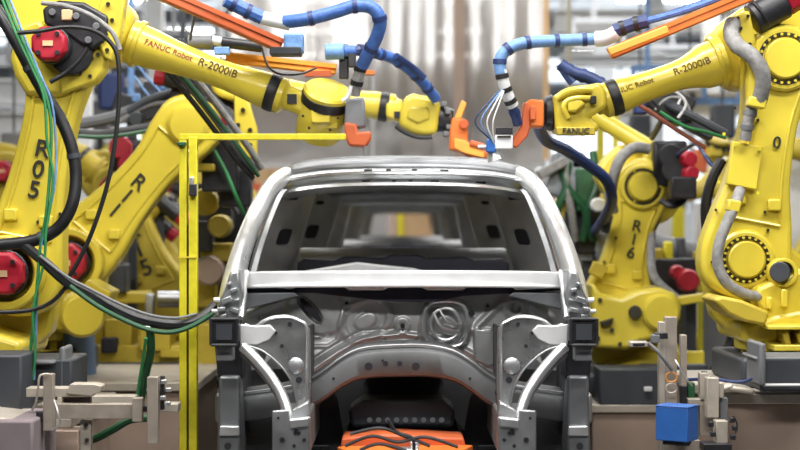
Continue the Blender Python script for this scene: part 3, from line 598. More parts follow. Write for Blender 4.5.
# ---- second robot on the right, number R16
H = Rob(11.0, (612, 316), (640, 187), (560, 108), -1, 'yellow robot marked R16 with one grey loop conduit right of the car', base_h=.5)
H.turret(.13); H.lower_arm(wd=1.05); H.elbow(motors=False, scale=.9)
H.cover(H.P3, .135, .10, n=3)
g = G(); a, b = W(664, 158, 11.05), W(588, 112, 11.05)
g.lathe(a, b-a, [(0, .075), (.05, .075), (.07, .062), ((b-a).length, .055)], 24); g.end('forearm', 'yellow', H.root)
G().prism([W(*p, 10.95) for p in ((648, 150), (662, 148), (668, 162), (672, 172), (660, 176), (645, 170), (640, 160))], (0, .2, 0)).end('elbow_link', 'yellow', H.root, .02)
H.number('R16', .52, .105, .02)
for p, q in (((671, 156), (684, 160)), ((674, 170), (686, 174))):
    G().cyl(W(*p, 10.9), W(*p, 10.6), .078, seg=20).end('wrist_motor', 'blackm', H.root, .008)
    o = G().lathe(W(q[0]-3, q[1], 10.7), (.25, -1, 0), [(0, .058), (.12, .058), (.15, .05)], 8, PI/8).end('motor_cap', 'red', H.root, .01)
G().box(W(668, 164, 10.95), (.22, .2, .3)).end('motor_carrier', 'blackm', H.root, .02)
g = G().box(W(682, 188, 10.6), (.16, .16, .14)).box(W(676, 198, 10.8), (.12, .1, .08)).tube([W(660, 200, 10.7), W(672, 206, 10.65), W(684, 200, 10.7), W(690, 186, 10.8)], .02); g.end('motor_connector', 'blackm', H.root, .01)
hose('cable_conduit', [(648, 149, 10.7), (634, 148, 10.65), (621, 158, 10.6), (614, 175, 10.6), (611, 195, 10.65), (613, 212, 10.7)], .036, 'conduit', H.root, seg=12)
G().box(W(607, 224, 10.8), (.05, .06, .12), Matrix.Rotation(.25, 3, 'Y')).end('arm_slot', 'dkgrey', H.root, .006)
G().box(W(598, 270, 10.8), (.1, .06, .09), Matrix.Rotation(.4, 3, 'Y')).end('arm_block', 'yellow2', H.root, .01)
o = G().prism([W(*p, 10.55) for p in ((592, 282), (602, 294), (622, 298), (640, 290), (660, 287), (676, 293), (682, 308), (678, 326), (664, 338), (640, 342), (628, 350), (594, 348))], (0, .5, 0)).end('turret_block', 'yellow', H.root, .03, 3)
G().lathe(W(660, 312, 10.58), (0, -1, 0), [(0, .12), (.06, .12), (.08, .10), (.08, .002)], 28).end('turret_drum', 'yellow', H.root)
for q_ in ((600, 300), (598, 338), (620, 344), (612, 330)): G().cyl(W(*q_, 10.56), W(*q_, 10.53), .014, seg=8).end('bolt', 'bolt', H.root)
G().prism([W(*p, 10.5) for p in ((600, 322), (614, 318), (612, 324), (602, 327))], (0, .06, 0)).end('lifting_lug', 'bolt', H.root, .004)
G().cyl(W(635, 312, 10.56), W(635, 312, 10.5), .042, seg=20).end('turret_port', 'bolt', o, .004)
G().box(W(637, 343, 10.52), (.11, .02, .03)).end('turret_label', 'white', o)
g = G().prism([W(*p, 10.7) for p in ((676, 297), (716, 292), (716, 300), (680, 306))], (0, .1, 0)); g.end('tie_arm', 'yellow', H.root, .01)
# ---- robots further back
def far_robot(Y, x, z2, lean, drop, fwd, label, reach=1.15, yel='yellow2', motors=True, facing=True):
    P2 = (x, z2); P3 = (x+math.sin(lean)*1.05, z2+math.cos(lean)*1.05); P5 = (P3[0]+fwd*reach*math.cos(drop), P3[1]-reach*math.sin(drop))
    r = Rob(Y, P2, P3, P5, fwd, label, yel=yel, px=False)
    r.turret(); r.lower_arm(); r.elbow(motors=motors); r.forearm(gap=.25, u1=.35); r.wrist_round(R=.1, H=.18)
    if facing: r.facing_motor(r.P2, .12, .12, .16); r.facing_motor(r.P3, .1, .12, .15, ring=False)
    else: r.cover(r.P3, .14, .1, n=10); r.cover(r.P2, .14, .1, n=10)
    G().box(r.c5+Vector((.12*fwd, 0, -.1)), (.1, .12, .2)).end('tool_bracket', 'orangea', r.root, .01)
    return r
far_robot(15.0, -1.85, .95, .2, .3, 1, 'blurred yellow robot just right of the yellow frame, low behind the car', reach=.8)
far_robot(16.5, -2.35, 1.3, -.35, .1, 1, 'distant yellow robot behind the arm marked R15')
far_robot(15.5, -3.75, 1.2, .1, .3, 1, 'distant yellow robot at the far left edge')
far_robot(14.6, 2.0, 1.0, -.2, .4, -1, 'blurred yellow robot reaching left just behind the right car pillar', facing=False, reach=.75)
far_robot(16.2, 3.35, 1.15, .15, .2, -1, 'distant yellow robot seen between the two right robots', facing=True)
far_robot(19.5, 4.1, 1.3, -.1, .3, -1, 'distant yellow robot right of centre beyond the grey duct', facing=False)
far_robot(14.2, 3.55, 1.4, .3, .0, -1, 'blurred yellow robot behind the right edge robot', facing=False)

# ================================================================ PEDESTALS
def pedestal(px0, px1, py, Y, label, dep=1.1, m_='tan', lip='alul', zt=None):
    a, b = W(px0, py, Y), W(px1, py, Y); z = a.z if zt is None else zt; cx = (a.x+b.x)/2
    t = thing('robot_pedestal', label, 'pedestal', (cx, Y+dep/2, 0), 'tan pedestals under the robots')
    box('body', m_, (cx, Y+dep/2, (z-.05)/2), (b.x-a.x-.06, dep-.06, z-.05), t, .01)
    box('top_plate', lip, (cx, Y+dep/2, z-.025), (b.x-a.x, dep, .05), t, .006)
    return t
pedestal(-80, 72, 402, 8.0, 'tan pedestal under the leftmost robot', 1.25, zt=A.zb)
pedestal(20, 198, 403, 9.45, 'tan pedestal behind the left aluminium beam, under the arm marked R11', 1.3, zt=B.zb)
pedestal(588, 702, 404, 10.2, 'tan pedestal beside the blue box on the right', 1.5, zt=H.zb)
pedestal(714, 880, 397, 7.95, 'tan pedestal under the robot at the right edge', 1.3, zt=E.zb)
pedestal(90, 225, 392, 11.7, 'tan pedestal under the arm marked R15', 1.3, zt=Cc.zb)
for i, (x, Y, z, lab) in enumerate(((-1.95, 15.0, .28, 'tan pedestal under the robot just right of the yellow frame'), (-2.67, 16.5, .63, 'tan pedestal under the distant robot behind R15'), (-4.07, 15.5, .53, 'tan pedestal of the distant robot at the far left'), (2.2, 14.6, .33, 'tan pedestal of the robot just behind the right car pillar'), (3.67, 16.2, .48, 'tan pedestal of the distant robot between the right robots'), (4.42, 19.5, .63, 'tan pedestal of the distant robot beyond the grey duct'), (3.87, 14.2, .73, 'tan pedestal of the robot behind the right edge robot'))):
    t = thing('robot_pedestal', lab, 'pedestal', (x, Y, 0), 'tan pedestals under the robots')
    box('body', 'tan', (x, Y, (z-.05)/2), (.95, .95, z-.05), t); box('top_plate', 'alul', (x, Y, z-.025), (1.05, 1.05, .05), t)

# ================================================================ CAR BODIES
CX = .018
def K(dx, py, Y, dy=0.): return Vector((CX+dx/F*Y, Y+dy, CZ+(225-py)/F*Y))
car = thing('car_body', 'bare silver steel car body nearest, open front showing the empty engine bay', 'car body', (CX, 10, .75), 'car bodies in line')
def mirror_build(name, fn, m_, **kw):
    res = []
    for s in (-1, 1): res.append(fn(s).end(name, m_, car, **kw))
    return res
# roof sheet
def arc(x, y0, z0, sag=.035, bow=.10, hw=.66): t = x/hw; return Vector((CX+x, y0+bow*t*t, z0-sag*t*t*t*t-.012*t*t))
def strip(profile, hw, n=24, **k): return [[arc(-hw+2*hw*i/n, y, z, **k) for i in range(n+1)] for y, z in profile]
G().grid(strip([(9.16, 2.122), (9.6, 2.145), (10.4, 2.15), (11.4, 2.135), (12.2, 2.10)], .62), closed=False, cap=False).end('roof_panel', 'steeld', car, solid=.01)
G().grid(strip([(9.20, 2.123), (9.10, 2.112), (9.03, 2.086), (9.0, 2.062)], .645), closed=False, cap=False).end('roof_edge', 'steeld', car, solid=.008)
hd = G().grid(strip([(9.0, 2.058), (8.955, 2.036), (8.95, 2.030), (9.02, 2.022), (9.03, 1.998), (8.97, 1.978), (8.965, 1.966), (9.04, 1.958), (9.22, 1.955), (9.26, 1.94)], .665), closed=False, cap=False).end('windscreen_header', 'steelb', car, solid=.006)
g = G()
for x, w_, z, y in ((-.19, .05, 2.045, 8.968), (.22, .05, 2.045, 8.968), (-.40, .05, 2.043, 8.98), (-.08, .03, 2.046, 8.966), (.06, .03, 2.046, 8.966), (-.2, .05, 1.986, 8.985), (.17, .05, 1.986, 8.985), (-.05, .025, 1.987, 8.985), (.04, .025, 1.987, 8.985), (.42, .06, 1.99, 8.99)):
    pt = arc(x, y, z); g.box(pt+Vector((0, .0, 0)), (w_*.9, .012, .010), Matrix.Rotation(.2, 3, 'X'))
g.end('hole', 'cavity', hd, split=True)
for j, (y, z) in enumerate(((9.75, 1.985), (10.5, 2.0), (11.3, 1.99), (12.15, 1.975))):
    G().grid(strip([(y-.08, z+.05), (y-.06, z-.0), (y, z-.028), (y+.06, z), (y+.08, z+.05)], .60, bow=.02), closed=False, cap=False).end('roof_bow', 'steel', car, solid=.006)
# A pillars and cant rails
def loft(path, prof):  # path of (center, scale x, scale y), profile 2D in XY plane cross direction
    g = G(); rings = []
    P = [Vector(p[0]) for p in path]
    for i, p in enumerate(path):
        T = (P[min(i+1, len(P)-1)]-P[max(i-1, 0)]).normalized(); u = Vector((1, 0, 0)); u = (u-T*u.dot(T)).normalized(); v = T.cross(u)
        rings.append([P[i]+u*a*p[1]+v*b*p[2] for a, b in prof])
    return g.grid(rings)
RND = [(math.cos(2*PI*i/20)*(1 if abs(math.cos(2*PI*i/20)) < .8 else .98), math.sin(2*PI*i/20)) for i in range(20)]
def pillar(s):
    pts = [(K(s*176, 318, 7.95), .055, .07), (K(s*174, 300, 8.0), .055, .07), (K(s*170, 280, 8.1), .054, .07), (K(s*162, 252, 8.25), .050, .065), (K(s*152, 225, 8.45), .047, .06), (K(s*140, 200, 8.7), .046, .055), (K(s*129, 184, 8.9), .047, .05), (K(s*117, 175, 9.15), .048, .045)]
    P = catmull([p[0] for p in pts], 5); sx = catmull([(p[1], p[2], 0) for p in pts], 5)
    P += [Vector((CX+s*(.635-.012*k), 9.4+k*.4, 2.035+.02*math.sin(k/7*PI))) for k in range(8)]
    sx += [Vector((.048, .04, 0))]*8
    return loft([(p, q.x, q.y) for p, q in zip(P, sx)], RND)
pl = mirror_build('roof_side_rail', pillar, 'steelb')
def pillar_lip(s):    # inner flange of the windscreen aperture
    P = catmull([K(s*153, 272, 8.12), K(s*146, 248, 8.25), K(s*137, 222, 8.45), K(s*127, 198, 8.7), K(s*121, 189, 8.88)], 6)
    g = G(); g.grid([[p, p+Vector((-s*.022, .02, 0)), p+Vector((-s*.024, .05, 0)), p+Vector((s*.01, .08, 0))] for p in P], closed=True); return g
mirror_build('windscreen_flange', pillar_lip, 'steel')
def pillar_inner(s):  # dark ribbed inner face going back from the A pillar
    P = catmull([K(s*150, 274, 8.2), K(s*143, 248, 8.33), K(s*134, 222, 8.5), K(s*126, 200, 8.75), K(s*120, 190, 8.95)], 6)
    g = G(); g.grid([[p, p+Vector((-s*.004, .10, 0)), p+Vector((s*.02, .13, 0)), p+Vector((s*.018, .22, -.01)), p+Vector((s*.05, .25, 0))] for p in P], closed=False, cap=False); return g
mirror_build('a_pillar_inner', pillar_inner, 'steeld', solid=.004)
# B and C pillars with square openings
def post(s, y0, w_, xin, xout, zb=.62, zt=2.03, slope=.32, tr=.05):
    g = G(); rings = []
    for z in (zb, 1.2, 1.5, 1.7, 1.9, zt):
        k = (1.7-z)*slope
        o = [(xout+k, y0), (xin+k+tr, y0+w_*.55), (xin+k, y0+w_*.75), (xin+k, y0+w_), (xout+k, y0+w_)]
        if z > 1.8: o = [(a-.06*0, b) for a, b in o]
        rings.append([Vector((CX+s*min(a, .9), b, z)) for a, b in o])
    return g.grid(rings)
def post_hole(s, y0, w_, xin, xout, z, hw, hh, t, slope=.32, tr=.05):
    n = 24; a = Vector((xout, y0)); b = Vector((xin+tr, y0+w_*.55)); c = a+(b-a)*t; d = (b-a).normalized(); nr = Vector((-d.y, d.x))
    if nr.y > 0: nr = -nr
    pts = []
    for i in range(n):
        th = 2*PI*i/n; cu, su = math.cos(th), math.sin(th); q = (abs(cu)**5+abs(su)**5)**(-1/5); uu, vv = cu*q*hw, su*q*hh
        p = c+d*uu+nr*.004; k = (1.7-(z+vv))*slope
        pts.append(Vector((CX+s*(p.x+k), p.y, z+vv)))
    return G().prism(pts, (s*nr.x*.006, nr.y*.006, 0))
for s in (-1, 1):
    b = post(s, 9.40, .38, .585, .80).end('b_pillar', 'steelf', car, bevel=.012)
    post_hole(s, 9.40, .38, .585, .80, 1.682, .052, .045, .72).end('pillar_opening_shade', 'cavity', b)
    post_hole(s, 9.40, .38, .585, .80, 1.905, .035, .012, .62).end('pillar_slot_shade', 'cavity', b)
    c = post(s, 11.1, .40, .49, .74, tr=.06).end('c_pillar', 'steelf', car, bevel=.012)
    post_hole(s, 11.1, .40, .49, .74, 1.705, .055, .045, .64, tr=.06).end('pillar_opening_shade', 'cavity', c)
    post_hole(s, 11.1, .40, .49, .74, 1.90, .035, .012, .6, tr=.06).end('pillar_slot_shade', 'cavity', c)
    post(s, 12.15, .22, .42, .74, slope=.2).end('d_pillar', 'steel', car, bevel=.015)
    # trim seam rib beside the B pillar
    G().tube([Vector((CX+s*(.60+.0), 9.82, 1.95)), Vector((CX+s*.655, 9.82, 1.7)), Vector((CX+s*.72, 9.82, 1.5))], .012, 8).end('pillar_rib', 'steel', b)
    # quarter panel and sill
    g = G().prism([Vector((CX+s*.86, y, z)) for y, z in ((10.9, .8), (12.3, .9), (12.35, 1.45), (11.0, 1.5))], (s*.05, 0, 0)); g.end('quarter_panel', 'steel', car, bevel=.02)
    g = G().prism([Vector((CX+s*.80, y, z)) for y, z in ((8.1, .78), (12.3, .78), (12.3, .93), (8.1, .93))], (s*.12, 0, 0)); g.end('sill', 'steel', car, bevel=.02)
# rear opening
G().grid(strip([(12.2, 1.99), (12.22, 1.92), (12.3, 1.905), (12.36, 1.99)], .56, bow=0), closed=False, cap=False).end('rear_header', 'steel', car, solid=.008)
g = G().box((CX, 12.3, 1.46), (1.2, .12, .16)); g.end('rear_sill', 'steelp', car, bevel=.03)
# seat bar / parcel crossbar
g = G().grid([[Vector((CX+x, y, z)) for x in (-.62, .62)] for y, z in ((9.98, 1.50), (9.95, 1.555), (10.0, 1.60), (10.25, 1.605), (10.3, 1.56))], closed=False, cap=False); cb = g.end('cross_bar', 'steelp', car, solid=.01)
g = G().prism([K(x, y, 9.6) for x, y in ((-106, 263), (-100, 259), (-70, 261), (-60, 257), (-20, 258), (-12, 255), (15, 255), (24, 258), (62, 257), (72, 261), (100, 259), (106, 263), (106, 274), (-106, 274))], (0, .2, 0)); g.end('seat_panel', 'blueblack', car, bevel=.01)
g = G().prism([K(x, y, 9.2) for x, y in ((-100, 271), (-46, 262), (-30, 264), (10, 268), (30, 274), (-100, 276))], (0, .1, 0)); g.end('dash_bracket', 'steelp', car, bevel=.01)
G().box((CX, 10.6, .92), (1.6, 3.4, .05)).end('floor_pan', 'bayshade', car)
G().grid([[Vector((CX+x, y, z)) for x, z in ((-.2, .94), (-.15, 1.14), (.15, 1.14), (.2, .94))] for y in (8.4, 11.5)], closed=False, cap=False).end('floor_tunnel', 'steeld', car, solid=.006)
# cowl
def cw(x, y, z): t = x/.8; return Vector((CX+x, y+.05*t*t, z-.008*t*t))
n = 24
G().grid([[cw(-.79+1.58*i/n, y, z) for i in range(n+1)] for y, z in ((8.40, 1.50), (8.30, 1.522), (8.22, 1.512), (8.15, 1.497), (8.145, 1.488), (8.12, 1.482), (8.06, 1.462), (8.055, 1.450))], closed=False, cap=False).end('cowl_panel', 'bright', car, solid=.006)
pts = [(-158, 284), (-120, 288), (-104, 287), (-60, 287), (-55, 291), (-20, 291), (-16, 288), (18, 288), (24, 291), (60, 291), (64, 287), (108, 287), (112, 289), (158, 284), (158, 290), (130, 293), (100, 294), (60, 296), (34, 302), (-8, 302), (-40, 299), (-90, 293), (-130, 293), (-158, 294)]
G().prism([K(x, y, 8.16) for x, y in pts], (0, .05, 0)).end('cowl_shade_band', 'blueblack', car, bevel=.006)  # dark panel standing for the shadow under the cowl lip
pts = [(-158, 272), (158, 272), (158, 288), (112, 290), (106, 286), (64, 286), (58, 290), (24, 290), (18, 286), (-16, 286), (-22, 290), (-54, 290), (-60, 286), (-104, 286), (-112, 289), (-158, 286)]
G().prism([K(x, y, 8.10) for x, y in pts], (0, .012, 0)).end('cowl_lip', 'bright', car, bevel=.004)
# firewall as a pressed sheet: relief in metres toward the camera
def sm(t): t = max(0., min(1., t)); return t*t*(3-2*t)
def seg_d(p, a, b):
    ab = (b[0]-a[0], b[1]-a[1]); t = max(0, min(1, ((p[0]-a[0])*ab[0]+(p[1]-a[1])*ab[1])/max(1e-6, ab[0]**2+ab[1]**2)))
    return math.hypot(p[0]-a[0]-ab[0]*t, p[1]-a[1]-ab[1]*t)
def pl_d(p, L): return min(seg_d(p, L[i], L[i+1]) for i in range(len(L)-1))
def sell(p, c, rx, ry, rot=0., n=2.): # superellipse value <1 inside
    x, y = p[0]-c[0], p[1]-c[1]; cr, sr = math.cos(rot), math.sin(rot); x, y = x*cr+y*sr, -x*sr+y*cr
    return (abs(x/rx)**n+abs(y/ry)**n)**(1/n)
ARCH = [tuple(v)[:2] for v in catmull([(-165, 392, 0), (-110, 384, 0), (-84, 372, 0), (-62, 356, 0), (-42, 347, 0), (-10, 344, 0), (22, 344, 0), (48, 349, 0), (66, 359, 0), (86, 374, 0), (110, 384, 0), (165, 392, 0)], 4)]
def relief(x, y):
    h = 0.; p = (x, y)
    # outer ring around the left kidney, slot and boss
    v = sell(p, (-38, 320), 23, 17, -.5, 2.4); h += .012*sm((1.35-v)/.25)-.016*sm((1-v)/.18)
    v = sell(p, (-38, 321), 14, 9, -.5, 2.2); h += .014*sm((1-v)/.35)
    v = sell(p, (-88, 311), 28, 22, .25, 2.6); h += .022*sm((1.12-v)/.2)
    v = sell(p, (-93, 310), 16, 6, .85, 2.4); h -= .05*sm((1.1-v)/.25)
    v = sell(p, (-1, 325), 10, 10, 0, 2); h += .012*sm((1-v)/.4)
    v = sell(p, (-1, 325), 2.2, 2.2); h -= .04*sm((1-v)/.3)
    # right brake servo opening
    v = sell(p, (42, 324), 24, 24, .2, 3.2); h += .030*sm((1.15-v)/.22)-.034*sm((.84-v)/.12)
    v = sell(p, (44, 323), 13, 9, .5, 2.5); h += .018*sm((1-v)/.4)
    h += .014*sm(1-pl_d(p, [(30, 312), (38, 326), (54, 332)])/3.)
    # plate right of it
    v = sell(p, (80, 347), 10, 19, 0, 6); h += .014*sm((1.05-v)/.1)
    # long beads
    h += .010*sm(1-pl_d(p, [(-120, 346), (-75, 346), (-66, 340), (-60, 306), (-30, 298), (0, 300)])/3.)
    h += .010*sm(1-pl_d(p, [(-120, 337), (-84, 337)])/2.5)
    h += .016*sm(1-pl_d(p, [(-96, 372), (-66, 352), (-40, 338), (0, 334), (40, 339), (66, 352), (92, 368)])/4.)
    h -= .012*sm(1-pl_d(p, [(-100, 366), (-70, 346), (-42, 331), (-10, 329)])/3.)
    h += .024*sm(1-pl_d(p, [(70, 330), (88, 312), (102, 300)])/6.)
    h += .02*sm(1-pl_d(p, [(128, 304), (146, 318)])/7.)
    v = sell(p, (112, 308), 12, 12); h += .02*sm((1.2-v)/.5)-.03*sm((.55-v)/.3)
    h += .02*sm(1-pl_d(p, [(-155, 312), (-118, 300), (-108, 298)])/6.)
    for c in ((-57, 302), (-76, 335), (-20, 340), (-40, 350), (60, 341), (-142, 318), (-130, 322), (30, 300), (68, 314), (84, 306), (-110, 352), (14, 340)):
        h -= .018*sm((3.2-math.hypot(x-c[0], y-c[1]))/1.6)
    if y > 296: h += .08*sm((y-330)/60.)
    h *= .75
    h += .0025*noise.noise(Vector((x*.06, y*.06, 3)))
    return h
NX, NY = 330, 120; g = G(); rows = []
for j in range(NY+1):
    y = 289+(398-289)*j/NY
    rows.append([K(-162+324*i/NX, y, 8.28, -relief(-162+324*i/NX, y)) for i in range(NX+1)])
bm = g.bm; V = [[bm.verts.new(p) for p in r] for r in rows]
def arch_y(x):
    for a, b in zip(ARCH, ARCH[1:]):
        if a[0] <= x <= b[0]: return a[1]+(b[1]-a[1])*(x-a[0])/max(1e-6, b[0]-a[0])
    return 392
for j in range(NY):
    for i in range(NX):
        x = -162+324*(i+.5)/NX; y = 289+(398-289)*(j+.5)/NY
        if y < arch_y(x)+14 and not (abs(x) > 104 and y > 350): bm.faces.new((V[j][i], V[j][i+1], V[j+1][i+1], V[j+1][i]))
bmesh.ops.delete(bm, geom=[v for v in bm.verts if not v.link_faces], context='VERTS')
fw = g.end('firewall', 'steelf', car, ang=80)
g = G()
for x, y, r in ((-1, 326, 2.4), (68, 313, 3.2), (84, 306, 1.6), (-57, 303, 1.6), (80, 336, 1.5), (80, 356, 1.5)): g.lathe(K(x, y, 8.245), (0, -1, 0), [(0, r/F*8.2), (.004, r/F*8.2)], 14)
g.end('hole', 'cavity', fw, split=True)
vs = [K(-93+16*math.cos(.85)*t*1.0-3.5*u*math.sin(.85)*(1-t*t)**.5, 310+16*math.sin(.85)*t+3.5*u*math.cos(.85)*(1-t*t)**.5, 8.235) for u, t in [(1, -1+.1*k) for k in range(0, 21)]+[(-1, 1-.1*k) for k in range(1, 20)]]
G().prism(vs, (0, .01, 0)).end('firewall_slot', 'cavity', fw)
# light plate on the firewall
G().prism([K(x, y, 8.22) for x, y in ((71, 329), (90, 331), (90, 364), (84, 366), (72, 360))], (0, .012, 0)).end('pedal_plate', 'steelb', fw, bevel=.004)
# bright pressing inside the servo opening
ring = [K(42+22*math.copysign(abs(math.cos(t))**.65, math.cos(t)), 324+23*math.copysign(abs(math.sin(t))**.65, math.sin(t)), 8.215) for t in [2*PI*i/28 for i in range(28)]]
G().tube(ring+[ring[0]], .009, 8, sm=False).end('servo_rim', 'steelb', fw)
ring = [K(42+15*math.cos(t), 324+16*math.sin(t), 8.235) for t in [2*PI*i/28 for i in range(28)]]
G().tube(ring+[ring[0]], .008, 8, sm=False).tube([K(30, 312, 8.23), K(38, 327, 8.22), K(56, 332, 8.23)], .008).tube([K(36, 310, 8.23), K(44, 321, 8.22), K(57, 325, 8.23)], .006).end('servo_pressing', 'steelb', fw)
# cross member (arched)
top = ARCH; Yc = 8.02
rings = []
for (x, y), (x2, y2) in zip(top, top[1:]+[top[-1]]):
    wdt = 31-2*min(1, abs(x)/100)
    prof = [(-1, .14), (1, .06), (3, .015), (5.5, .0), (7, -.016), (9, -.02), (wdt-3, -.024), (wdt, -.015), (wdt+2, .02), (wdt+3, .12)]
    # widen normal to the arch direction (approximately vertical in the picture)
    rings.append([K(x, y+a, Yc, b) for a, b in prof])
cm = G().grid(rings, closed=False, cap=False).end('cross_member', 'steelx', car, solid=.006)
g = G()
for x, y, r in ((-35, 358, 4), (-18, 355, 2.6), (-4, 355, 2.6), (12, 358, 4.), (-96, 393, 3.4), (94, 392, 3.4), (-104, 395, 1.8), (102, 396, 1.8), (-21, 352, 1.2), (-70, 378, 1.3), (66, 378, 1.3)):
    g.lathe(K(x-10*0, y+8*(abs(x) < 40), Yc, -.022), (0, -1, 0), [(0, r/F*8), (.006, r/F*8)], 14)
g.end('hole', 'cavity', cm, split=True)
ed = [K(x, y+1, Yc, -.0) for x, y in top]
G().tube(ed, .004, 6, sm=False).end('cross_member_edge', 'steel', cm)
# lower bulkhead with tunnel opening, its shade put into the dark colour
pts = [(-165, 400), (-80, 400), (-60, 382), (-40, 376), (40, 376), (60, 382), (80, 400), (165, 400), (165, 470), (70, 470), (62, 432), (48, 414), (-48, 414), (-62, 432), (-70, 470), (-165, 470)]
G().prism([K(x, y, 8.75) for x, y in pts], (0, .03, 0)).end('toe_board', 'bayshade', car)
for s in (-1, 1):   # closing panels of the engine bay, its shade put into their colour
    G().prism([Vector((CX+s*x, 8.55, z)) for x, z in ((.30, .62), (.85, .62), (.85, 1.0), (.45, 1.02), (.34, .86))], (0, .02, 0)).end('lower_bulkhead', 'bayshade', car)
# strut towers
def tower(s):
    o = [(-161, 324), (-150, 326), (-142, 320), (-131, 316), (-117, 315), (-105, 319), (-96, 327), (-94, 340), (-94, 416), (-104, 418), (-107, 404), (-110, 388), (-117, 374), (-128, 361), (-143, 349), (-161, 344)]
    pts = catmull([(x, y, 0) for x, y in o], 3, True)
    g = G(); return g.prism([K(-s*p.x if s > 0 else p.x, p.y, 7.72) for p in pts], (0, .05, 0))
for s in (-1, 1):
    m_ = -s
    tw = tower(s).end('strut_tower', 'steelw', car, bevel=.008)
    # recessed field and bright rim
    rim = [(-158, 327), (-146, 328), (-138, 320), (-118, 317), (-104, 321), (-97, 330), (-97, 372), (-97, 412)]
    G().tube([K(x*-s if s > 0 else x, y, 7.715) for x, y in rim], .007, 8).end('tower_rim', 'steelb', tw)
    G().tube([K(x*-s if s > 0 else x, y, 7.71) for x, y in ((-160, 345), (-143, 350), (-126, 363), (-115, 377), (-109, 392), (-106, 412))], .005, 8).end('tower_edge', 'steel', tw)
    S = (lambda x: x) if s < 0 else (lambda x: -x)
    G().lathe(K(S(-108), 366, 7.715), (0, -1, 0), [(0, .040), (.008, .036), (.012, .03), (.012, .002)], 22).end('tower_disc', 'steel', tw)
    g = G().lathe(K(S(-105), 380, 7.715), (0, -1, 0), [(0, .015), (.005, .015)], 14).lathe(K(S(-128), 333, 7.715), (0, -1, 0), [(0, .008), (.004, .008)], 12).lathe(K(S(-114), 324, 7.715), (0, -1, 0), [(0, .010), (.004, .010)], 12).lathe(K(S(-122), 346, 7.715), (0, -1, 0), [(0, .009), (.004, .009)], 12)
    g.end('hole', 'cavity', tw, split=True)
    # plate at the outer corner, its glare put into the bright colour
    G().prism([K(S(x), y, 7.705) for x, y in ((-164, 324), (-148, 326), (-134, 325), (-128, 331), (-134, 339), (-146, 345), (-164, 345))], (0, .012, 0)).end('corner_plate', 'bright', tw, bevel=.005)
    # apron side going back to the firewall
    G().prism([K(S(-95), y, 7.75) for y in (326, 416)]+[K(S(-95), y, 7.75, .5) for y in (412, 330)], (S(.012)*-1, 0, 0)).end('apron', 'bayshade', car)
    G().prism([K(S(-162), y, 7.9) for y in (330, 440)]+[K(S(-160), y, 7.9, .38) for y in (440, 330)], (S(.012)*-1, 0, 0)).end('wheelhouse', 'bayshade', car)
    # curved brace
    P = catmull([K(S(-161), 347, 7.60), K(S(-149), 358, 7.56), K(S(-134), 376, 7.5), K(S(-122), 396, 7.44), K(S(-114), 420, 7.4)], 6); g = G()
    g.tube(P, .024, 12, sm=False); br = g.end('curved_brace', 'steelb', car)
    P2 = [p+Vector((.0, .03, -.03)) for p in P]; G().tube(P2, .02, 10, sm=False).end('brace_back', 'steeld', br)
    # lower wheel-arch beam behind
    G().tube([K(S(-160), 400, 8.1), K(S(-135), 398, 8.1), K(S(-110), 400, 8.1)], .03, 10).end('lower_reinforcement', 'steelx', car)
    G().lathe(K(S(-146), 398, 8.05), (0, -1, 0), [(0, .02), (.01, .02)], 14).end('drain_hole', 'cavity', car)
    # front rails
    fr = G().box((CX+S(-.492), 7.85, .80), (.13, 1.3, .19)).end('front_rail', 'steel', car, bevel=.012)
    ep = G().prism([K(S(x), y, 7.15) for x, y in ((-132, 411), (-115, 410), (-114, 419), (-94, 417), (-94, 460), (-132, 460))], (0, .02, 0)).end('rail_end_plate', 'steel', fr, bevel=.004)
    G().prism([K(S(x), y, 7.13) for x, y in ((-114, 420), (-96, 418), (-96, 426), (-114, 428))], (0, .02, 0)).end('rail_top_bracket', 'steelb', fr, bevel=.003)
    G().prism([K(S(x), y, 7.3) for x, y in ((-112, 411), (-96, 402), (-94, 415), (-110, 420))], (0, .1, 0)).end('rail_gusset', 'steelb', fr, bevel=.003)
    g = G()
    for x, y, r in ((-126, 418, .006), (-108, 432, .012), (-100, 440, .008), (-122, 440, .012), (-104, 424, .004), (-110, 446, .008)): g.lathe(K(S(x), y, 7.149), (0, -1, 0), [(0, r), (.003, r)], 12)
    g.box(K(S(-107), 433, 7.146), (.03, .006, .014)); g.end('hole', 'cavity', ep, split=True)
    # upper rail end: open black box with bracket
    a = G().box(K(S(-180), 332, 7.55, .1), (.115, .2, .108)).end('upper_rail_end', 'blackm', car, bevel=.008)
    gg = G()
    for q0, q1 in (((-193, 319), (-167, 319)), ((-167, 319), (-167, 345)), ((-167, 345), (-193, 345)), ((-193, 345), (-193, 319))):
        gg.tube([K(S(q0[0]), q0[1], 7.545), K(S(q1[0]), q1[1], 7.545)], .008, 6, sm=False)
    gg.end('box_rim', 'blackm', a)
    G().prism([K(S(x), y, 7.54) for x, y in ((-188, 324), (-172, 324), (-172, 340), (-188, 340))], (0, .004, 0)).end('box_face', 'dkgrey', a)
    G().prism([K(S(x), y, 7.6) for x, y in ((-188, 345), (-171, 345), (-171, 361), (-188, 361))], (0, .1, 0)).end('upper_rail_bracket', 'mdgrey', car, bevel=.004)
    # hinge pillar below
    G().prism([K(S(x), y, 7.85) for x, y in ((-190, 338), (-162, 338), (-162, 380), (-186, 380))], (0, .25, 0)).end('hinge_pillar_top', 'blackm', car, bevel=.01)
    hp = G().prism([K(S(x), y, 7.8) for x, y in ((-185, 376), (-164, 376), (-163, 470), (-187, 470))], (0, .3, 0)).end('hinge_pillar', 'steeld', car, bevel=.014)
    G().prism([K(S(x), y, 7.78) for x, y in ((-184, 426), (-165, 426), (-164, 436), (-185, 436))], (0, .03, 0)).end('pillar_band', 'steelb', hp, bevel=.006)
